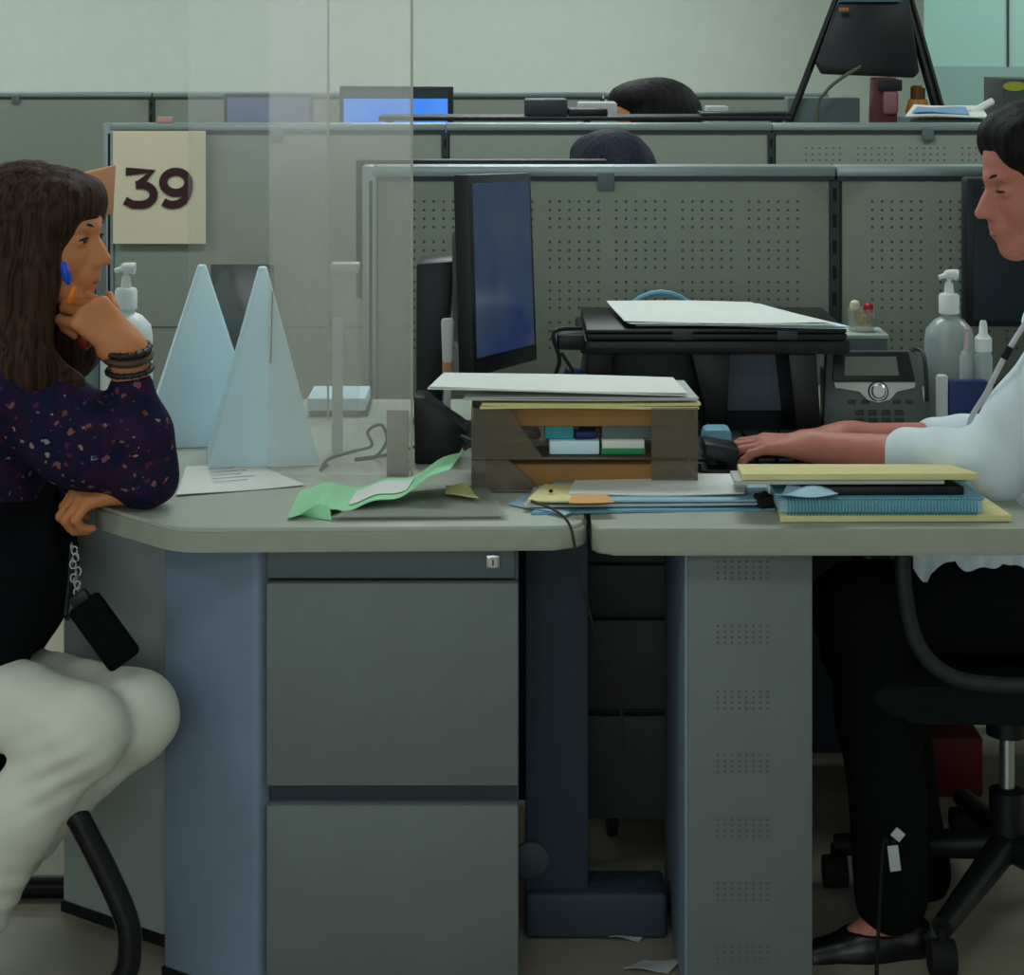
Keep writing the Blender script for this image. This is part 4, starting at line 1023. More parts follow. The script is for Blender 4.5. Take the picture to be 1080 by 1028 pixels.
# long dark shelf behind the second row
t = thing('back_shelf', 'long black shelf board just above the second partition', 'shelf', (P(640, 0, 6.2).x, 6.2, TOP))
a, c = P(400, 0, 6.2).x, P(832, 0, 6.2).x
b = nb(); bbox(b, a, c, 6.16, 6.36, P(0, 127, 6.2).z, P(0, 122.5, 6.2).z, .002); obj('board', b, M_blk, t)
for x in (a + .02, (a + c) / 2, c - .04):
    b = nb(); bbox(b, x, x + .02, 6.2, 6.34, TOP, P(0, 127, 6.2).z); obj('bracket', b, M_blkm, t)
zs = P(0, 122.5, 6.2).z
slab('printer', P(553, 0, 6.26).x, P(598, 0, 6.26).x, 6.2, 6.34, zs, P(0, 104, 6.26).z, M_char, 'dark grey box-shaped printer on the black shelf left of the round head', 'printer', .006)
slab('black_case', P(599, 0, 6.26).x, P(640, 0, 6.26).x, 6.2, 6.34, zs, P(0, 114, 6.26).z, M_blk, 'low black case on the shelf between printer and head', 'case', .004)
slab('black_folder', P(738, 0, 6.26).x, P(832, 0, 6.26).x, 6.2, 6.34, zs, P(0, 118, 6.26).z, M_blk, 'flat black folder on the shelf right of the round head', 'folder', .002)
slab('white_case', P(610, 0, 6.5).x, P(650, 0, 6.5).x, 6.45, 6.6, TOP, P(0, 108, 6.5).z, M_paperg, 'pale box behind the low black case', 'box', .004)
slab('white_case', P(745, 0, 6.42).x, P(768, 0, 6.42).x, 6.4, 6.48, TOP, P(0, 112, 6.42).z, M_paperg, 'pale box right of the round black-haired head', 'box', .004)
# monitor peeking over the nearest partition
t = thing('monitor', 'black monitor top edge just showing over the nearest partition', 'monitor', (P(530, 0, 4.36).x, 4.36, TOP))
a, c = P(376, 0, 4.36).x, P(640, 0, 4.36).x
b = nb(); bbox(b, a, c, 4.34, 4.38, .9, P(0, 168, 4.36).z, .004); obj('bezel', b, M_blk, t)
b = nb(); bbox(b, a + .015, c - .015, 4.379, 4.382, .915, P(0, 172, 4.36).z); obj('screen', b, M_scr, t)
b = nb(); bbox(b, (a + c) / 2 - .03, (a + c) / 2 + .03, 4.33, 4.36, TOP + .01, .95); obj('neck', b, M_blk, t)
b = nb(); bbox(b, (a + c) / 2 - .1, (a + c) / 2 + .1, 4.31, 4.46, TOP, TOP + .012, .003); obj('base', b, M_blk, t)
# easel with a black panel
d0 = 6.55
t = thing('display_easel', 'black A-frame easel with a dark panel above the second row', 'easel', (P(915, 0, d0).x, d0 + .1, TOP))
def lg(x0, y0, x1, y1, r, dd0, dd1):
    a = P(x0, y0, dd0); c = P(x1, y1, dd1); u = (c - a); s = (a.z - TOP) / (a.z - c.z); e = a + u * s
    b = nb(); tube(b, [a, e], r, 4); return b
obj('leg', lg(905, -60, 838, 114, .012, d0 + .05, d0), M_blkm, t)
obj('leg', lg(938, -60, 984, 106, .012, d0 + .05, d0), M_blkm, t)
obj('leg', lg(944, -60, 993, 112, .010, d0 + .07, d0 + .1), M_blkm, t)
b = nb(); q = [P(866, 78, d0), P(962, 82, d0), P(968, 76, d0), P(958, 2, d0 + .03), P(950, -14, d0 + .03), P(890, -14, d0 + .03), P(880, 8, d0 + .03), P(860, 66, d0)]
f = [b.verts.new(p + Vector((0, -.03, 0))) for p in q]; g2 = [b.verts.new(p + Vector((0, .02, 0))) for p in q]
b.faces.new(f); b.faces.new(g2[::-1])
for i in range(len(f)): b.faces.new((f[i], f[(i + 1) % len(f)], g2[(i + 1) % len(f)], g2[i]))
bmesh.ops.bevel(b, geom=b.edges[:], offset=.006, segments=2, affect='EDGES', profile=.5)
obj('panel', b, M_blk, t)
b = nb(); tube(b, [P(908, 70, d0 - .04), P(888, 82, d0 - .04), P(870, 98, d0 - .03), P(862, 122, d0 - .02), Vector((P(861, 0, d0).x, d0 - .02, TOP + .05))], .006, 8, 5); obj('cord', b, mat('cord_olive', (92, 96, 70), .6), t)
b = nb(); box(b, P(890, 10, d0 - .04), (.03, .01, .012), None, .002); obj('brass_tag', b, M_amber, t)
b = nb(); bbox(b, P(884, 0, d0).x, P(950, 0, d0).x, d0 - .02, d0 - .01, P(0, 2, d0).z, P(0, -12, d0).z); obj('bag_trim', b, mat('trim_blue', (70, 104, 120), .6), t)
# red gadget and amber jar below it
d0 = 6.42
t = thing('red_cup', 'dark red and pink figure-like holder under the black easel', 'holder', (P(932, 0, d0).x, d0, TOP))
b = nb(); hexa(b, [(P(916, 0, d0).x, d0, TOP), (P(950, 0, d0).x, d0, TOP), (P(950, 0, d0).x, d0 + .08, TOP), (P(916, 0, d0).x, d0 + .08, TOP), P(922, 82, d0), P(946, 82, d0), P(946, 82, d0) + Vector((0, .08, 0)), P(922, 82, d0) + Vector((0, .08, 0))], .006); obj('body', b, mat('dark_red', (84, 18, 22), .5), t)
b = nb(); box(b, P(939, 108, d0 - .004), (.05, .012, .075), None, .01); obj('pink_front', b, mat('dusty_pink', (150, 98, 104), .6), t)
b = nb(); bbox(b, P(926, 0, d0).x, P(951, 0, d0).x, d0 - .012, d0 + .06, P(0, 96, d0).z, P(0, 84, d0).z, .004); obj('black_band', b, M_blk, t)
c = P(968, 120, d0); c.z = TOP; zz = P(0, 92, d0).z - TOP
t = thing('amber_jar', 'amber glass jar with a brass lid right of the red holder', 'jar', c)
b = nb(); lathe(b, [(.035, 0), (.036, zz * .8), (.04, zz * .86), (.03, zz * .93)], c, 22); obj('jar', b, M_amber, t)
b = nb(); lathe(b, [(.024, zz * .93), (.024, zz), (.015, zz * 1.01)], c, 18); obj('lid', b, mat('brass_dark', (96, 60, 24), .35, metal=.5), t)
t = thing('tilted_papers', 'white papers and a blue sheet resting atop the second partition shelf', 'paper', (P(1005, 0, 6.3).x, 6.3, 1.18))
b = nb(); sheet(b, quad4(P(955, 123, 6.1), P(1042, 123, 6.1), P(1034, 113, 6.33), P(964, 111, 6.33), .003), 8, 4, .004); obj('white_sheets', b, M_paper, t)
b = nb(); sheet(b, quad4(P(962, 119, 6.12), P(1022, 120, 6.12), P(1018, 114, 6.3), P(968, 113, 6.3), .003), 8, 4, .003); obj('blue_sheet', b, mat('sky_blue', (120, 156, 196), .6), t)
b = nb(); tube(b, [P(1024, 119, 6.2), P(1046, 107, 6.25)], .012, 8); obj('rolled_sheet', b, M_paper, t)
slab('paper_stand', P(955, 0, 6.2).x, P(1044, 0, 6.2).x, 6.13, 6.34, TOP, 1.205, M_cabd, 'grey cabinet behind the second partition carrying white papers', 'cabinet', .004)
t = thing('dark_carton', 'dark grey carton with a yellow-green mark at the upper right', 'box', (P(1080, 0, 6.4).x, 6.4, TOP))
b = nb(); bbox(b, P(1053, 0, 6.4).x, P(1115, 0, 6.4).x, 6.35, 6.6, TOP, P(0, 83, 6.35).z, .004); obj('box', b, mat('carton_grey', (56, 66, 66), .6), t)
b = nb(); lathe(b, [(.022, 0), (.022, .002)], P(1070, 91, 6.348), 18, 0, Matrix.Rotation(math.pi / 2, 3, 'X'), sx=1.7, sy=.7); obj('mark', b, mat('lime_mark', (150, 160, 40), .6), t)
slab('grey_unit', P(830, 0, 6.6).x, P(906, 0, 6.6).x, 6.58, 6.67, TOP, P(0, 104, 6.5).z, M_cabd, 'grey equipment box behind the left leg of the easel', 'box', .004)
# tan block in place of a hand or arm behind the woman's hair, pink note, red box, cable tag under the desk
d0 = 5.4
slab('cabinet_low', P(60, 0, d0).x, P(98, 0, d0).x, d0 + .02, d0 + .18, 0, P(0, 232, d0).z, M_cabd, 'low grey cabinet behind the long-haired woman under a tan block', 'cabinet', .004)
b = nb(); zz = P(0, 232, d0).z
hexa(b, [(P(70, 0, d0).x, d0, zz), (P(104, 0, d0).x, d0, zz), (P(104, 0, d0).x, d0 + .2, zz), (P(70, 0, d0).x, d0 + .2, zz), P(74, 186, d0), P(107, 179, d0), P(107, 179, d0) + Vector((0, .2, 0)), P(74, 186, d0) + Vector((0, .2, 0))], .003)
tag(obj('tan_block', b, M_tan), 'tan block in place of a hand behind the brown hair left of the sign', 'box')
slab('pink_note', P(166, 0, 6.03).x, P(182, 0, 6.03).x, 6.02, 6.035, 1.2, P(0, 123, 6.03).z, mat('pink_paper', (196, 150, 140), .7), 'small pinkish block on the partition top above the 39 sign', 'note', .003)
# ------------------------------------------------------------ people
def folds(amp, f1, f2, seed=0.0):
    return lambda X, Y, Z: amp * (np.sin(X * f1 + Z * f2 * .7 + seed + 1.3 * np.sin(Z * f2 * .5 + Y * 20)) * np.sin(Y * f1 * .8 - Z * f2 + seed * 2))
def strands(amp):
    return lambda X, Y, Z: amp * (np.sin(X * 210 + 2 * np.sin(Z * 14)) + np.sin(Y * 230 + 1.5 * np.sin(Z * 17 + 1)) + .8 * np.sin((X + Y) * 120 + 2 * np.sin(Z * 9)))

# ---------------- the client at the left
HL = Frame(P(44, 249, 3.15), (math.cos(.2), -math.sin(.2), 0), .02, 0, .95)
who = thing('person', 'seated person with long brown hair, dark floral blouse, black vest and white trousers', 'person', (P(-40, 0, 3.22).x, 3.22, 0))
nk = P(0, 372, 3.21)
sh_n, sh_f = P(-2, 398, 3.07), P(-2, 398, 3.37)
el_n, wr_n = P(150, 499, 3.115), P(134, 367, 3.10)
el_f, wr_f = P(40, 490, 3.37), P(141, 511, 3.115)
hip_n, hip_f = P(-55, 722, 3.13), P(-55, 715, 3.31)
kn_n, kn_f = P(86, 768, 2.94), P(141, 751, 3.03)
an_n, an_f = P(-42, 1004, 3.0), P(-60, 995, 3.14)
chest, belly, pelv = P(-12, 470, 3.22), P(2, 600, 3.22), P(-52, 705, 3.22)
hand_n = hand_prims(wr_n, P(88, 322, 3.08) - wr_n, Vector((-.35, .75, -.35)), 1, ((1.1, 1.3, .7), (1.1, 1.35, .7), (1.1, 1.4, .7), (1.15, 1.4, .7)), 1.02, Vector((.15, .55, .8)))
hand_f = hand_prims(wr_f, Vector((-.9, -.34, -.12)), Vector((.1, .35, -.9)), -1, ((.95, 1.25, .8), (.9, 1.2, .8), (.85, 1.2, .8), (.8, 1.2, .8)), 1.0, Vector((-.7, .1, .5)), spread=.10)
B = head_prims(HL, .014)
B += [HL.cap((-.03, 0, -.05), (-.045, 0, -.14), .052, .055, .03), cap(HL.p(-.045, 0, -.13), nk, .052, .058, .03)]
B += [ell(chest, (.105, .165, .17), None, .05), ell(belly, (.10, .14, .15), None, .05), ell(pelv, (.13, .165, .115), None, .05)]
for s, e, w in ((sh_n, el_n, wr_n), (sh_f, el_f, wr_f)):
    B += [cap(nk, s, .05, .055, .05), cap(s, e, .05, .04, .02), cap(e, w, .04, .026, .02)]
B += hand_n + hand_f
for h_, k_, a_ in ((hip_n, kn_n, an_n), (hip_f, kn_f, an_f)):
    c1 = k_.lerp(a_, .3) + Vector((-.015, 0, 0))
    ft = a_ + Vector((.05, -.09, -.045))
    B += [cap(h_, k_, .066, .046, .04), cap(k_, c1, .046, .044, .03), cap(c1, a_, .044, .032, .03), cap(a_, ft, .034, .026, .02)]
surface(B, .0038, 'body', M_skinL, who)
face_parts(HL, who, M_brow, M_lipL, M_brow, False)
# blouse
C = [ell(chest, (.118, .178, .185), None, .05), ell(belly, (.108, .15, .155), None, .05)]
for s, e, w, cf in ((sh_n, el_n, wr_n, .67), (sh_f, el_f, wr_f, .86)):
    c = e.lerp(w, cf)
    m = s.lerp(e, .55) + Vector((0, 0, -.012))
    C += [cap(nk + Vector((0, 0, -.03)), s, .055, .066, .05), cap(s, m, .067, .068, .03), cap(m, e, .068, .050, .04), cap(e, e.lerp(c, .5), .050, .050, .03), cap(e.lerp(c, .5), c, .050, .037, .02)]
surface(C, .005, 'blouse', M_floral, who, folds(.0028, 26, 34))
# vest
C = [ell(chest + Vector((-.01, 0, -.05)), (.124, .178, .15), None, .05), ell(belly + Vector((-.006, 0, 0)), (.124, .166, .16), None, .05), ell(pelv + Vector((-.02, 0, .03)), (.14, .182, .12), None, .05),
     cap(P(20, 610, 3.12), P(-6, 690, 3.07), .07, .045, .04), cap(P(-6, 690, 3.07), P(-45, 730, 3.05), .045, .04, .04)]
C += [cap(sh_n + Vector((0, .06, -.01)), sh_n.lerp(el_n, .95) + Vector((.0, 0, -.02)), .09, .085, .01, -1), cap(sh_n, sh_n + Vector((0, 0, .2)), .1, .1, .01, -1)]
surface(C, .005, 'vest', M_blkf, who, folds(.003, 22, 26, 1))
# trousers
C = [ell(pelv + Vector((0, 0, -.02)), (.135, .172, .115), None, .05)]
for h_, k_, a_, sd in ((hip_n, kn_n, an_n, 0), (hip_f, kn_f, an_f, 1)):
    c1 = k_.lerp(a_, .36) + Vector((-.022, 0, .0))
    C += [cap(h_, k_, .080, .058, .04), ell(k_ + Vector((.004, 0, .0)), (.060, .056, .060), None, .03), cap(k_ + Vector((-.005, 0, -.02)), c1, .056, .056, .03), cap(c1, a_.lerp(k_, .02), .056, .042, .03)]
C += []
kz, kx = kn_n.z, kn_n.x
def tf(X, Y, Z):
    g = np.exp(-(((X - kx + .03) / .07) ** 2 + ((Z - kz + .05) / .06) ** 2))
    g2 = np.exp(-((Z - an_n.z - .07) / .09) ** 2)
    return .0022 * g * np.sin((Z * .9 - X * .5) * 190) + .002 * g2 * np.sin(Z * 150 + X * 40) + .0018 * np.sin(X * 60 + Z * 44) * np.sin(Y * 50 + Z * 25)
surface(C, .005, 'trousers', M_trw, who, tf)
for a_, nm in ((an_n, 0), (an_f, 1)):
    ft = a_ + Vector((.055, -.10, -.05))
    S = [cap(a_ + Vector((-.01, .03, -.045)), a_ + Vector((.015, -.03, -.045)), .038, .036, .02), cap(a_ + Vector((.012, -.025, -.05)), ft, .036, .028, .03)]
    S.append(ell(a_ + Vector((0, 0, -.125)), (.3, .3, .035), None, .005, -1))
    surface(S, .005, 'shoe', M_purple, who)
# hair
Hh = [HL.ell((-.028, 0, .028), (.112, .092, .098), .02), HL.ell((.050, 0, .064), (.058, .070, .046), .03)]
for s in (-1, 1):
    Hh += [HL.ell((.045, s * .052, .052), (.045, .03, .045), .02),
           HL.cap((.03, s * .060, .035), (.020, s * .074, -.06), .036, .038, .03), HL.cap((.020, s * .074, -.06), (.016, s * .098, -.21), .038, .046, .03),
           HL.cap((-.055, s * .06, 0), (-.06, s * .085, -.22), .055, .06, .03)]
Hh += [HL.cap((.008, -.098, -.2), (.062, -.088, -.285), .045, .018, .03), HL.cap((-.02, -.1, -.2), (-.01, -.1, -.30), .05, .02, .03), HL.cap((-.09, 0, 0), (-.115, 0, -.24), .07, .08, .04),
       HL.cap((.02, -.075, -.20), (.075, -.05, -.24), .035, .03, .02)]
Hh += [HL.ell((.105, 0, -.055), (.062, .062, .072), .01, -1)]
surface(Hh, .0036, 'hair', M_hairL, who, strands(.0007))
# jewellery (worn: moves with her)
b = nb(); e0 = P(71, 279, 3.055)
lathe(b, [(.002, -.022), (.006, -.014), (.007, 0), (.005, .012), (.002, .016)], P(69, 286, 3.05), 14, 0, Matrix.Rotation(-.25, 3, 'Y')); er = obj('earring', b, M_vivid, who, label='blue and orange dangling earring')
b = nb(); lathe(b, [(.002, -.014), (.006, -.008), (.007, 0), (.005, .01), (.002, .014)], P(76, 311, 3.05), 14, 0, Matrix.Rotation(.3, 3, 'Y')); obj('orange_bead', b, M_orange, er)
b = nb(); lathe(b, [(.002, -.018), (.009, -.012), (.012, 0), (.008, .012), (.002, .015)], P(90, 357, 3.12), 16); obj('pendant', b, mat('red_orange_bead', (120, 44, 26), .5), who, label='red orange pendant')
ax_ = (wr_n - el_n).normalized()
def bangle(f, R_, r_, m, tilt, lab=None, beads=0):
    c = el_n.lerp(wr_n, f); q = ax_.to_track_quat('Z', 'Y').to_matrix() @ Matrix.Rotation(tilt, 3, 'Y')
    b = nb(); tube(b, [c + q @ Vector((R_ * math.cos(a), R_ * math.sin(a), 0)) for a in [2 * math.pi * k / 28 for k in range(28)]], r_, 8, 0, 0, True)
    for k in range(beads):
        a = 2 * math.pi * k / beads
        bmesh.ops.create_icosphere(b, subdivisions=1, radius=r_ * 1.35, matrix=Matrix.Translation(c + q @ Vector((R_ * math.cos(a), R_ * math.sin(a), 0))))
    obj('bracelet', b, m, who, label=lab)
M_brc = mat('bracelet_dark', (34, 28, 26), .5); M_brc2 = mat('bracelet_brown', (70, 52, 42), .5, .2, 80)
bangle(.83, .034, .0042, M_brc, .1, 'thin dark beaded bracelet', 18)
bangle(.94, .0335, .0072, M_brc2, .2, 'wide brown woven bracelet')
bangle(.995, .034, .005, M_brc, .15, 'dark beaded bracelet nearest the hand', 16)
# pouch with chain
t = thing('pouch', 'black phone pouch on a chain resting on the white thigh', 'pouch', P(110, 690, 3.0))
b = nb(); c = P(110, 666, 2.985); R = Matrix.Rotation(math.radians(-41), 3, 'Y') @ Matrix.Rotation(0.1, 3, 'X')
R = Matrix.Rotation(math.radians(-36), 3, 'Y')
box(b, c, (.055, .022, .112), R, .008, seg=3); obj('case', b, M_blkf, t)
b = nb(); box(b, c + R @ Vector((0, 0, .062)), (.03, .014, .018), R, .004); obj('loop', b, M_blk, t)
top = c + R @ Vector((0, 0, .07)); b = nb(); end = P(78, 575, 3.03)
n = 14
for i in range(n):
    p = top.lerp(end, (i + .5) / n) + Vector((.004 * math.sin(i * 1.3), 0, 0)); q = Matrix.Rotation(math.pi / 2 * (i % 2), 3, 'Z')
    tube(b, [p + q @ Vector((.0045 * math.cos(a), 0, .0065 * math.sin(a))) for a in [2 * math.pi * k / 10 for k in range(10)]], .0013, 5, 0, 0, True)
obj('chain', b, M_steel, t)
b = nb(); tube(b, [c + R @ Vector((-.02, 0, .05)), P(70, 650, 3.02), P(74, 612, 3.03), P(76, 575, 3.04)], .004, 6, 4); obj('strap', b, M_blk, t)

# client's chair: black sled-base tube chair
t = thing('client_chair', 'black tubular sled-base chair under the woman in white trousers', 'chair', (P(-60, 0, 3.22).x, 3.22, 0))
sz = hip_n.z - .098
b = nb(); prism(b, roundpoly([(hip_n.x - .2, 3.02), (hip_n.x + .18, 3.02), (hip_n.x + .18, 3.44), (hip_n.x - .2, 3.44)], .06), sz - .05, sz - .005, .015); obj('seat', b, M_blkf, t)
b = nb(); hexa(b, [(hip_n.x - .23, 3.04, sz + .15), (hip_n.x - .20, 3.04, sz + .15), (hip_n.x - .20, 3.42, sz + .15), (hip_n.x - .23, 3.42, sz + .15), (hip_n.x - .30, 3.06, sz + .5), (hip_n.x - .27, 3.06, sz + .5), (hip_n.x - .27, 3.40, sz + .5), (hip_n.x - .30, 3.40, sz + .5)], .012); obj('backrest', b, M_blkf, t)
for y in (3.03, 3.42):
    xa = P(90, 868, 3.03).x; xb = P(130, 960, 3.03).x; xk = P(137, 1000, 3.03).x
    za, zb, zk = P(0, 868, 3.03).z, P(0, 960, 3.03).z, P(0, 1000, 3.03).z
    b = nb(); tube(b, [Vector((hip_n.x - .24, y, sz + .3)), Vector((hip_n.x - .2, y, sz - .04)), Vector((hip_n.x + .05, y, sz - .055)), Vector((xa - .07, y, sz - .055)), Vector((xa - .022, y, sz - .062)), Vector((xa + .004, y, za - .02)), Vector((xb, y, zb)), Vector((xk, y, zk)), Vector((xk - .012, y, zk - .045)), Vector((xk - .06, y, .022)), Vector((xk - .3, y, .018)), Vector((hip_n.x - .2, y, .018))], .0185, 14, 6)
    obj('side_frame', b, M_blkm, t)
b = nb(); tube(b, [Vector((hip_n.x - .2, 3.03, .018)), Vector((hip_n.x - .2, 3.42, .018))], .0185, 12); obj('crossbar', b, M_blkm, t)

# ---------------- the clerk at the right
HR = Frame(P(1104, 192, 3.3), (-math.cos(.1), -math.sin(.1), 0), .13, 0, 1.03)
who = thing('person', 'seated person with dark tied-back hair and white shirt typing at the keyboard', 'person', (P(1165, 0, 3.38).x, 3.38, 0))
nk = P(1150, 338, 3.36)
sh_n, sh_f = P(1128, 385, 3.19), P(1135, 385, 3.53)
el_n, cf_n, wr_n = P(1048, 489, 3.2), P(968, 479, 3.29), P(858, 471, 3.38)
cf_n = el_n.lerp(wr_n, .46)
el_f, cf_f, wr_f = P(1062, 470, 3.56), P(985, 466, 3.56), P(893, 461, 3.54)
chest, belly, pelv = P(1165, 440, 3.37), P(1150, 540, 3.37), P(1165, 620, 3.38)
hip_n, hip_f = P(1150, 640, 3.28), P(1150, 640, 3.48)
kn_n, kn_f = P(905, 640, 3.26), P(900, 640, 3.46)
an_n, an_f = P(944, 966, 3.22), P(972, 938, 3.45)
hand_n = hand_prims(wr_n, Vector((-1, .10, .04)), Vector((0, .12, -1)), -1, ((.25, .35, .25), (.22, .4, .3), (.25, .45, .3), (.3, .5, .3)), 1.0, Vector((-.75, .6, -.35)))
hand_f = hand_prims(wr_f, Vector((-1, -.02, .02)), Vector((0, -.1, -1)), 1, ((.25, .35, .25), (.25, .4, .3), (.25, .4, .3), (.3, .5, .3)), 1.0, Vector((-.75, -.6, -.3)))
B = head_prims(HR)
B += [HR.cap((-.03, 0, -.05), (-.05, 0, -.14), .05, .054, .03), cap(HR.p(-.05, 0, -.13), nk, .05, .056, .03)]
B += [ell(chest, (.1, .16, .17), None, .05), ell(belly, (.11, .145, .13), None, .05), ell(pelv, (.135, .17, .10), None, .05)]
for s, e, w in ((sh_n, el_n, wr_n), (sh_f, el_f, wr_f)):
    B += [cap(nk, s, .05, .05, .05), cap(s, e, .048, .04, .02), cap(e, e.lerp(w, .35), .040, .036, .02), cap(e.lerp(w, .35), w, .036, .025, .02)]
B += hand_n + hand_f
for h_, k_, a_ in ((hip_n, kn_n, an_n), (hip_f, kn_f, an_f)):
    c1 = k_.lerp(a_, .3) + Vector((.02, 0, 0)); ft = a_ + Vector((-.115, -.02, -.056))
    B += [cap(h_, k_, .075, .052, .04), cap(k_, c1, .05, .052, .03), cap(c1, a_, .052, .032, .03), cap(a_, ft, .030, .017, .02)]
surface(B, .0036, 'body', M_skinR, who)
face_parts(HR, who, M_brow, M_lipR, M_brow, True)
C = [ell(chest, (.118, .178, .185), None, .05), ell(belly, (.125, .162, .15), None, .05), ell(pelv + Vector((-.02, 0, .03)), (.15, .182, .09), None, .05)]
for s, e, c in ((sh_n, el_n, cf_n), (sh_f, el_f, cf_f)):
    C += [cap(nk + Vector((0, 0, -.035)), s, .05, .062, .05), cap(s, s.lerp(e, .5), .065, .064, .03), cap(s.lerp(e, .5), e, .064, .055, .03), cap(e, e.lerp(c, .6), .056, .050, .03), cap(e.lerp(c, .6), c, .050, .041, .01), cap(e.lerp(c, .93), c, .043, .043, .006)]
surface(C, .0045, 'shirt', M_shirt, who, folds(.0034, 30, 26, .6))
# collar and hem
b = nb()
tube(b, [HR.p(-.09, 0, -.15), HR.p(-.06, -.05, -.158), HR.p(.0, -.056, -.185), HR.p(.045, -.03, -.225), HR.p(.05, 0, -.235)], [.012, .013, .013, .010, .008], 10, 5, flat=1.6)
tube(b, [HR.p(-.09, 0, -.15), HR.p(-.06, .05, -.158), HR.p(.0, .056, -.185), HR.p(.045, .03, -.225), HR.p(.05, 0, -.235)], [.012, .013, .013, .010, .008], 10, 5, flat=1.6)
obj('collar', b, M_shirt, who)
def hem(u, v):
    px = 963 + u * 150
    zig = 16 * abs(math.sin(u * 9.5 + .3)) + 6 * math.sin(u * 23)
    py = 574 + (u < .12) * 6 + v * (14 + zig)
    return P(px, py, 3.165 + .012 * math.sin(u * 30) * v - .01 * v + .05 * u)
b = nb(); sheet(b, hem, 40, 5, .0015); obj('shirt_hem', b, M_shirt, who)
C = [ell(pelv + Vector((0, 0, -.02)), (.145, .18, .105), None, .05)]
for h_, k_, a_ in ((hip_n, kn_n, an_n), (hip_f, kn_f, an_f)):
    c1 = k_.lerp(a_, .33) + Vector((.015, 0, 0))
    C += [cap(h_, k_, .09, .07, .05), cap(k_, c1, .068, .068, .03), cap(c1, a_.lerp(k_, .06), .068, .058, .03)]
surface(C, .006, 'trousers', M_blkf, who, folds(.003, 24, 20, 2))
for a_ in (an_n, an_f):
    S = [cap(a_ + Vector((.03, 0, -.035)), a_ + Vector((-.05, -.005, -.045)), .036, .034, .02), cap(a_ + Vector((-.04, -.005, -.046)), a_ + Vector((-.135, -.02, -.057)), .034, .027, .03)]
    S.append(ell(a_ + Vector((-.03, 0, .004)), (.055, .04, .034), None, .005, -1))
    surface(S, .005, 'shoe', mat('black_leather', (14, 14, 17), .3, .05), who)
Hh = [HR.ell((-.028, 0, .042), (.112, .088, .100), .02), HR.ell((.03, 0, .088), (.070, .068, .042), .03), HR.ell((-.14, 0, .03), (.05, .055, .055), .02)]
for s in (-1, 1): Hh += [HR.ell((-.015, s * .06, .0), (.062, .03, .075), .02), HR.ell((.038, s * .05, .07), (.05, .034, .045), .02)]
Hh += [HR.ell((.118, 0, -.025), (.075, .095, .085), .012, -1)]
surface(Hh, .0036, 'hair', M_hairR, who, strands(.0005))
b = nb()
tube(b, [HR.p(-.06, -.064, -.13), P(1098, 318, 3.235), P(1074, 352, 3.20), P(1055, 385, 3.19), P(1040, 415, 3.2), P(1022, 448, 3.25), P(1030, 480, 3.30)], .0055, 8, 6, flat=.5)
la = obj('lanyard', b, mat('lanyard_grey', (178, 178, 186), .7), who)
b = nb(); box(b, P(1062, 372, 3.185), (.012, .006, .022), Matrix.Rotation(.5, 3, 'Y'), .002); obj('clip', b, M_slot, la)

# clerk's chair
cxx = P(1085, 0, 3.38).x; cy = 3.38; sz = P(0, 716, 3.2).z
t = thing('office_chair', 'black swivel office chair with loop arms under the typing woman', 'chair', (cxx, cy, 0))
b = nb(); prism(b, roundpoly([(P(895, 0, 3.2).x, 3.17), (cxx + .3, 3.14), (cxx + .3, 3.62), (P(895, 0, 3.2).x, 3.59)], .09), sz - .06, sz, .025, 0, 4); obj('seat', b, mat('seat_cloth', (24, 28, 29), .95, .1, 60, spec=.1), t)
b = nb(); hexa(b, [(cxx + .25, 3.18, sz + .12), (cxx + .30, 3.18, sz + .12), (cxx + .30, 3.58, sz + .12), (cxx + .25, 3.58, sz + .12), (cxx + .34, 3.22, sz + .52), (cxx + .39, 3.22, sz + .52), (cxx + .39, 3.54, sz + .52), (cxx + .34, 3.54, sz + .52)], .02); obj('backrest', b, M_blkf, t)
for y in (3.09, 3.67):
    f = lambda px, py: Vector((P(px, 0, 3.09).x, y, P(0, py, 3.09).z))
    b = nb(); tube(b, [f(1130, 566), f(1040, 562), f(968, 562), f(953, 585), f(955, 630), f(968, 680), f(1000, 712), f(1050, 722), f(1120, 722)], .013, 12, 5); obj('armrest', b, mat('arm_plastic', (30, 36, 36), .5), t)
b = nb(); gx = P(1062, 0, 3.38).x
lathe(b, [(.03, .09), (.03, .20), (.016, .205), (.0115, .205)], (gx, cy, 0), 20); obj('column', b, M_blk, t)
b = nb(); lathe(b, [(.0125, .2), (.0125, .30)], (gx, cy, 0), 18); obj('gas_lift', b, M_steel, t)
b = nb(); lathe(b, [(.035, .295), (.035, sz - .07), (.05, sz - .06)], (gx, cy, 0), 18); obj('lift_cover', b, M_blk, t)
for k in range(5):
    a = 2 * math.pi * k / 5 + .35; e = Vector((gx + .29 * math.cos(a), cy + .29 * math.sin(a), .075))
    b = nb(); tube(b, [Vector((gx, cy, .11)), e], [.028, .018], 10, 2); obj('base_spoke', b, M_blk, t)
    b = nb(); lathe(b, [(.008, -.022), (.027, -.02), (.028, 0), (.027, .02), (.008, .022)], (e.x, e.y, .0285), 18, 0, Matrix.Rotation(math.pi / 2, 3, 'Y')); tube(b, [e, Vector((e.x, e.y, .04))], .008, 8); obj('caster', b, M_slot, t)
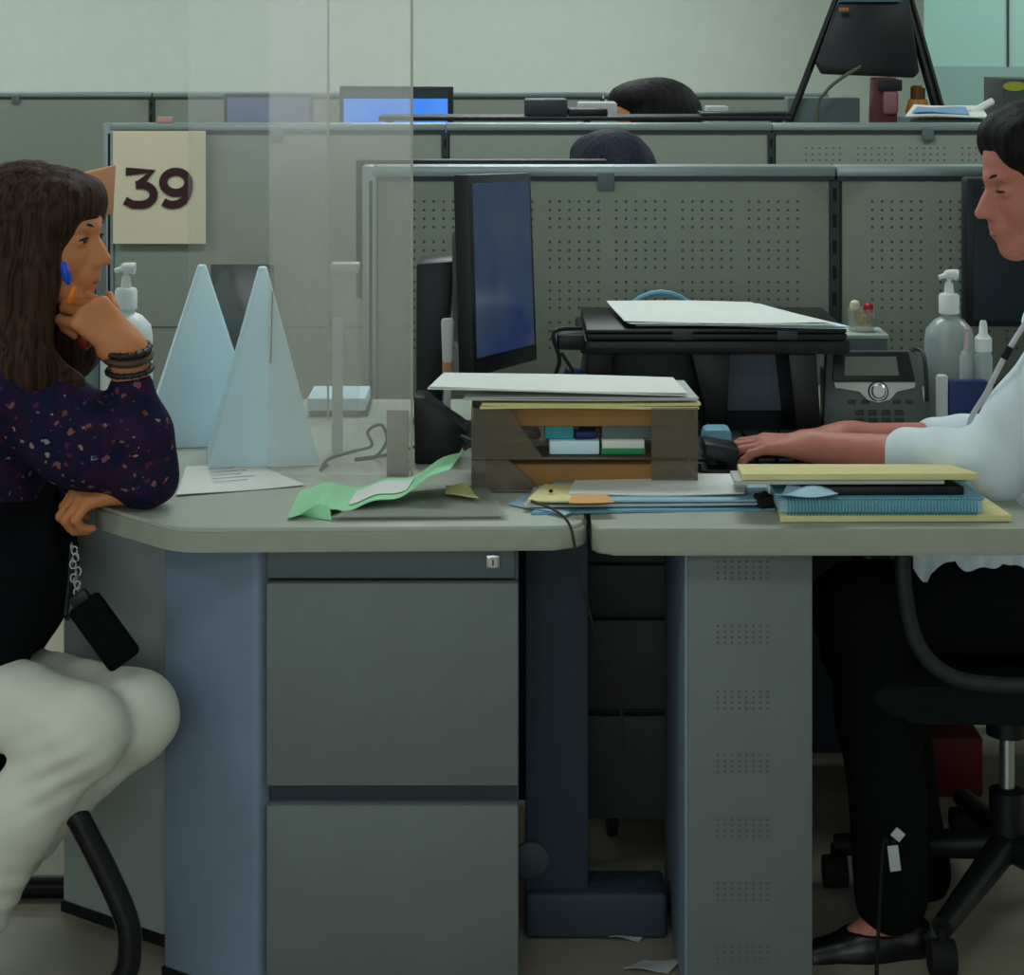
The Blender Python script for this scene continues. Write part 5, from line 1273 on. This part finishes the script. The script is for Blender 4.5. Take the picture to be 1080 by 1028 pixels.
# things in the dark below
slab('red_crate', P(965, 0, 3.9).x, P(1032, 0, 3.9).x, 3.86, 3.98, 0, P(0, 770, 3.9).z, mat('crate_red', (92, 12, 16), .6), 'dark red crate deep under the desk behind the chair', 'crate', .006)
t = thing('cable_tag', 'white cable tag hanging in the dark by the trouser leg', 'tag', P(942, 915, 3.1))
b = nb(); box(b, P(943, 905, 3.1), (.017, .003, .04), Matrix.Rotation(-.12, 3, 'Y'), .001); box(b, P(947, 880, 3.1), (.018, .003, .016), Matrix.Rotation(.7, 3, 'Y'), .001); obj('tag_card', b, M_paperg, t)
b = nb(); tube(b, [P(944, 885, 3.105), P(938, 893, 3.105), P(931, 893, 3.105), Vector((P(924, 0, 3.1).x, 3.10, .004))], .003, 6, 4); obj('cord', b, M_slot, t)

# ---------------- people behind
def bg(px, pytop, d, fwd, label, hair, sc=1.0, hs=1.0, bun=False):
    o = P(px, pytop, d) - Vector((0, 0, .15 * sc)); H = Frame(o, fwd, 0, 0, sc)
    t = thing('person', label, 'person', (o.x, o.y, 0))
    n = H.p(-.05, 0, -.18); B = head_prims(H) + [H.cap((-.03, 0, -.05), (-.05, 0, -.18), .05, .056, .03)]
    ch = n + Vector((0, 0, -.16)); pv = n + Vector((0, 0, -.42)); fx = H.R @ Vector((1, 0, 0)); sy = H.R @ Vector((0, 1, 0))
    B += [ell(ch, (.12, .16, .17), H.N, .05), ell(pv, (.14, .17, .13), H.N, .06)]
    J = []
    for s in (-1, 1):
        sh = n + sy * (.17 * s) + Vector((0, 0, -.05)); e = sh + Vector((0, 0, -.26)) + fx * .06; w = e + fx * .2 + Vector((0, 0, .03)) - sy * (.05 * s)
        hp = pv + sy * (.09 * s) + Vector((0, 0, -.05)); k = hp + fx * .4; a = k + Vector((0, 0, -(k.z - .06)))
        J.append((sh, e, w, hp, k, a)); B += [cap(n, sh, .045, .05, .05), cap(sh, e, .045, .038), cap(e, w, .038, .028), ell(w + fx * .05, (.05, .03, .02), H.N, .02), cap(hp, k, .075, .055), cap(k, a, .055, .04), cap(a, a + fx * .13 - Vector((0, 0, .025)), .034, .025)]
    surface(B, .007, 'body', M_skinL, t)
    C = [ell(ch, (.13, .175, .185), H.N, .05), ell(pv, (.15, .18, .14), H.N, .06)]; T = []
    for sh, e, w, hp, k, a in J:
        C += [cap(n + Vector((0, 0, -.03)), sh, .05, .06, .05), cap(sh, e, .06, .05), cap(e, e.lerp(w, .8), .05, .042)]
        T += [cap(hp, k, .088, .066, .04), cap(k, a, .066, .055)]
    surface(C, .009, 'shirt', M_char, t); surface(T, .009, 'trousers', M_blkf, t)
    Hh = [H.ell((-.03 - .11 * (hs - 1), 0, .03), (.115 * hs, .09 * hs, .118), .02), H.ell((.015, 0, .085), (.085, .075 * hs, .05), .03)]
    for s in (-1, 1): Hh.append(H.ell((-.02, s * .06 * hs, -.01), (.07 * hs, .04, .09), .02))
    if bun: Hh.append(H.ell((-.14, 0, .0), (.07, .07, .07), .02))
    Hh.append(H.ell((.125, 0, -.03), (.075, .09, .08), .01, -1))
    surface(Hh, .006, 'hair', hair, t, strands(.0004))
    # stool so that nobody floats
    q = thing('stool', 'dark round stool under the %s' % ('person behind the nearest partition' if d < 5.5 else 'person at far left' if px < 100 else 'person behind the second partition'), 'stool', (pv.x, pv.y, 0))
    zz = pv.z - .15; b = nb(); lathe(b, [(.17, zz - .05), (.19, zz - .04), (.19, zz - .01), (.16, zz)], (pv.x, pv.y, 0), 24); obj('seat', b, M_blkf, q)
    b = nb(); lathe(b, [(.2, 0), (.2, .02), (.03, .04), (.025, zz - .05)], (pv.x, pv.y, 0), 20); obj('pedestal', b, M_blkm, q)
bg(676, 81, 6.98, (-.88, -.47, 0), 'person with rounded black hair seated behind the second row of partitions', M_hairR, 1.12, 1.3)
bg(640, 134, 5.25, (-.3, .95, 0), 'person with blue-black hair just showing over the nearest perforated partition', M_hairB, 1.0, 1.22)
bg(-32, 92, 7.3, (.9, -.4, 0), 'dark-haired person cut off by the left edge of the photo', M_hairR, 1.0, 1.0)

# ------------------------------------------------------------ light and camera
def lamp(name, x, y, z, sx, sy, power, col=(1.0, 1.0, .94)):
    l = bpy.data.lights.new(name, 'AREA'); l.shape = 'RECTANGLE'; l.size = sx; l.size_y = sy; l.energy = power; l.color = col
    o = bpy.data.objects.new(name, l); link(o); o.location = (x, y, z)
LC = (.87, 1.0, 1.02)
for y, pw in ((-1.6, (14, 12, 10)), (1.4, (16, 8, 5)), (4.4, (29, 29, 29)), (7.0, (17, 17, 17)), (9.0, (40, 40, 40))):
    for x, p in zip((-3.2, 0.0, 3.2), pw): lamp('ceiling_lamp', x, y, 2.88, 1.2, .6, p, LC)
l = bpy.data.lights.new('added_fill_light', 'AREA'); l.shape = 'RECTANGLE'; l.size = 4.6; l.size_y = 1.5; l.energy = 48; l.color = (.9, 1.0, 1.06)  # added fill light from behind the camera, brightens the desk fronts
o = bpy.data.objects.new('added_fill_light', l); link(o); o.location = (-1.0, -2.94, 1.6); o.rotation_euler = (math.pi / 2, 0, 0)
W = bpy.data.worlds.new('World'); SC.world = W; W.use_nodes = True
W.node_tree.nodes['Background'].inputs[0].default_value = (.5, .55, .55, 1); W.node_tree.nodes['Background'].inputs[1].default_value = .3
cam = bpy.data.cameras.new('camera'); co = bpy.data.objects.new('camera', cam); link(co)
co.location = (0, 0, HC); co.rotation_euler = (math.pi / 2, 0, 0)
cam.sensor_fit = 'HORIZONTAL'; cam.sensor_width = 36; cam.lens = F / 1080 * 36; cam.shift_x = 0; cam.shift_y = -(514 - 25) / 1080
cam.clip_start = .05
SC.camera = co
vs = SC.view_settings; vs.view_transform = 'Standard'; vs.look = 'None'; vs.exposure = -0.07; vs.gamma = 1.0; vs.use_curve_mapping = False
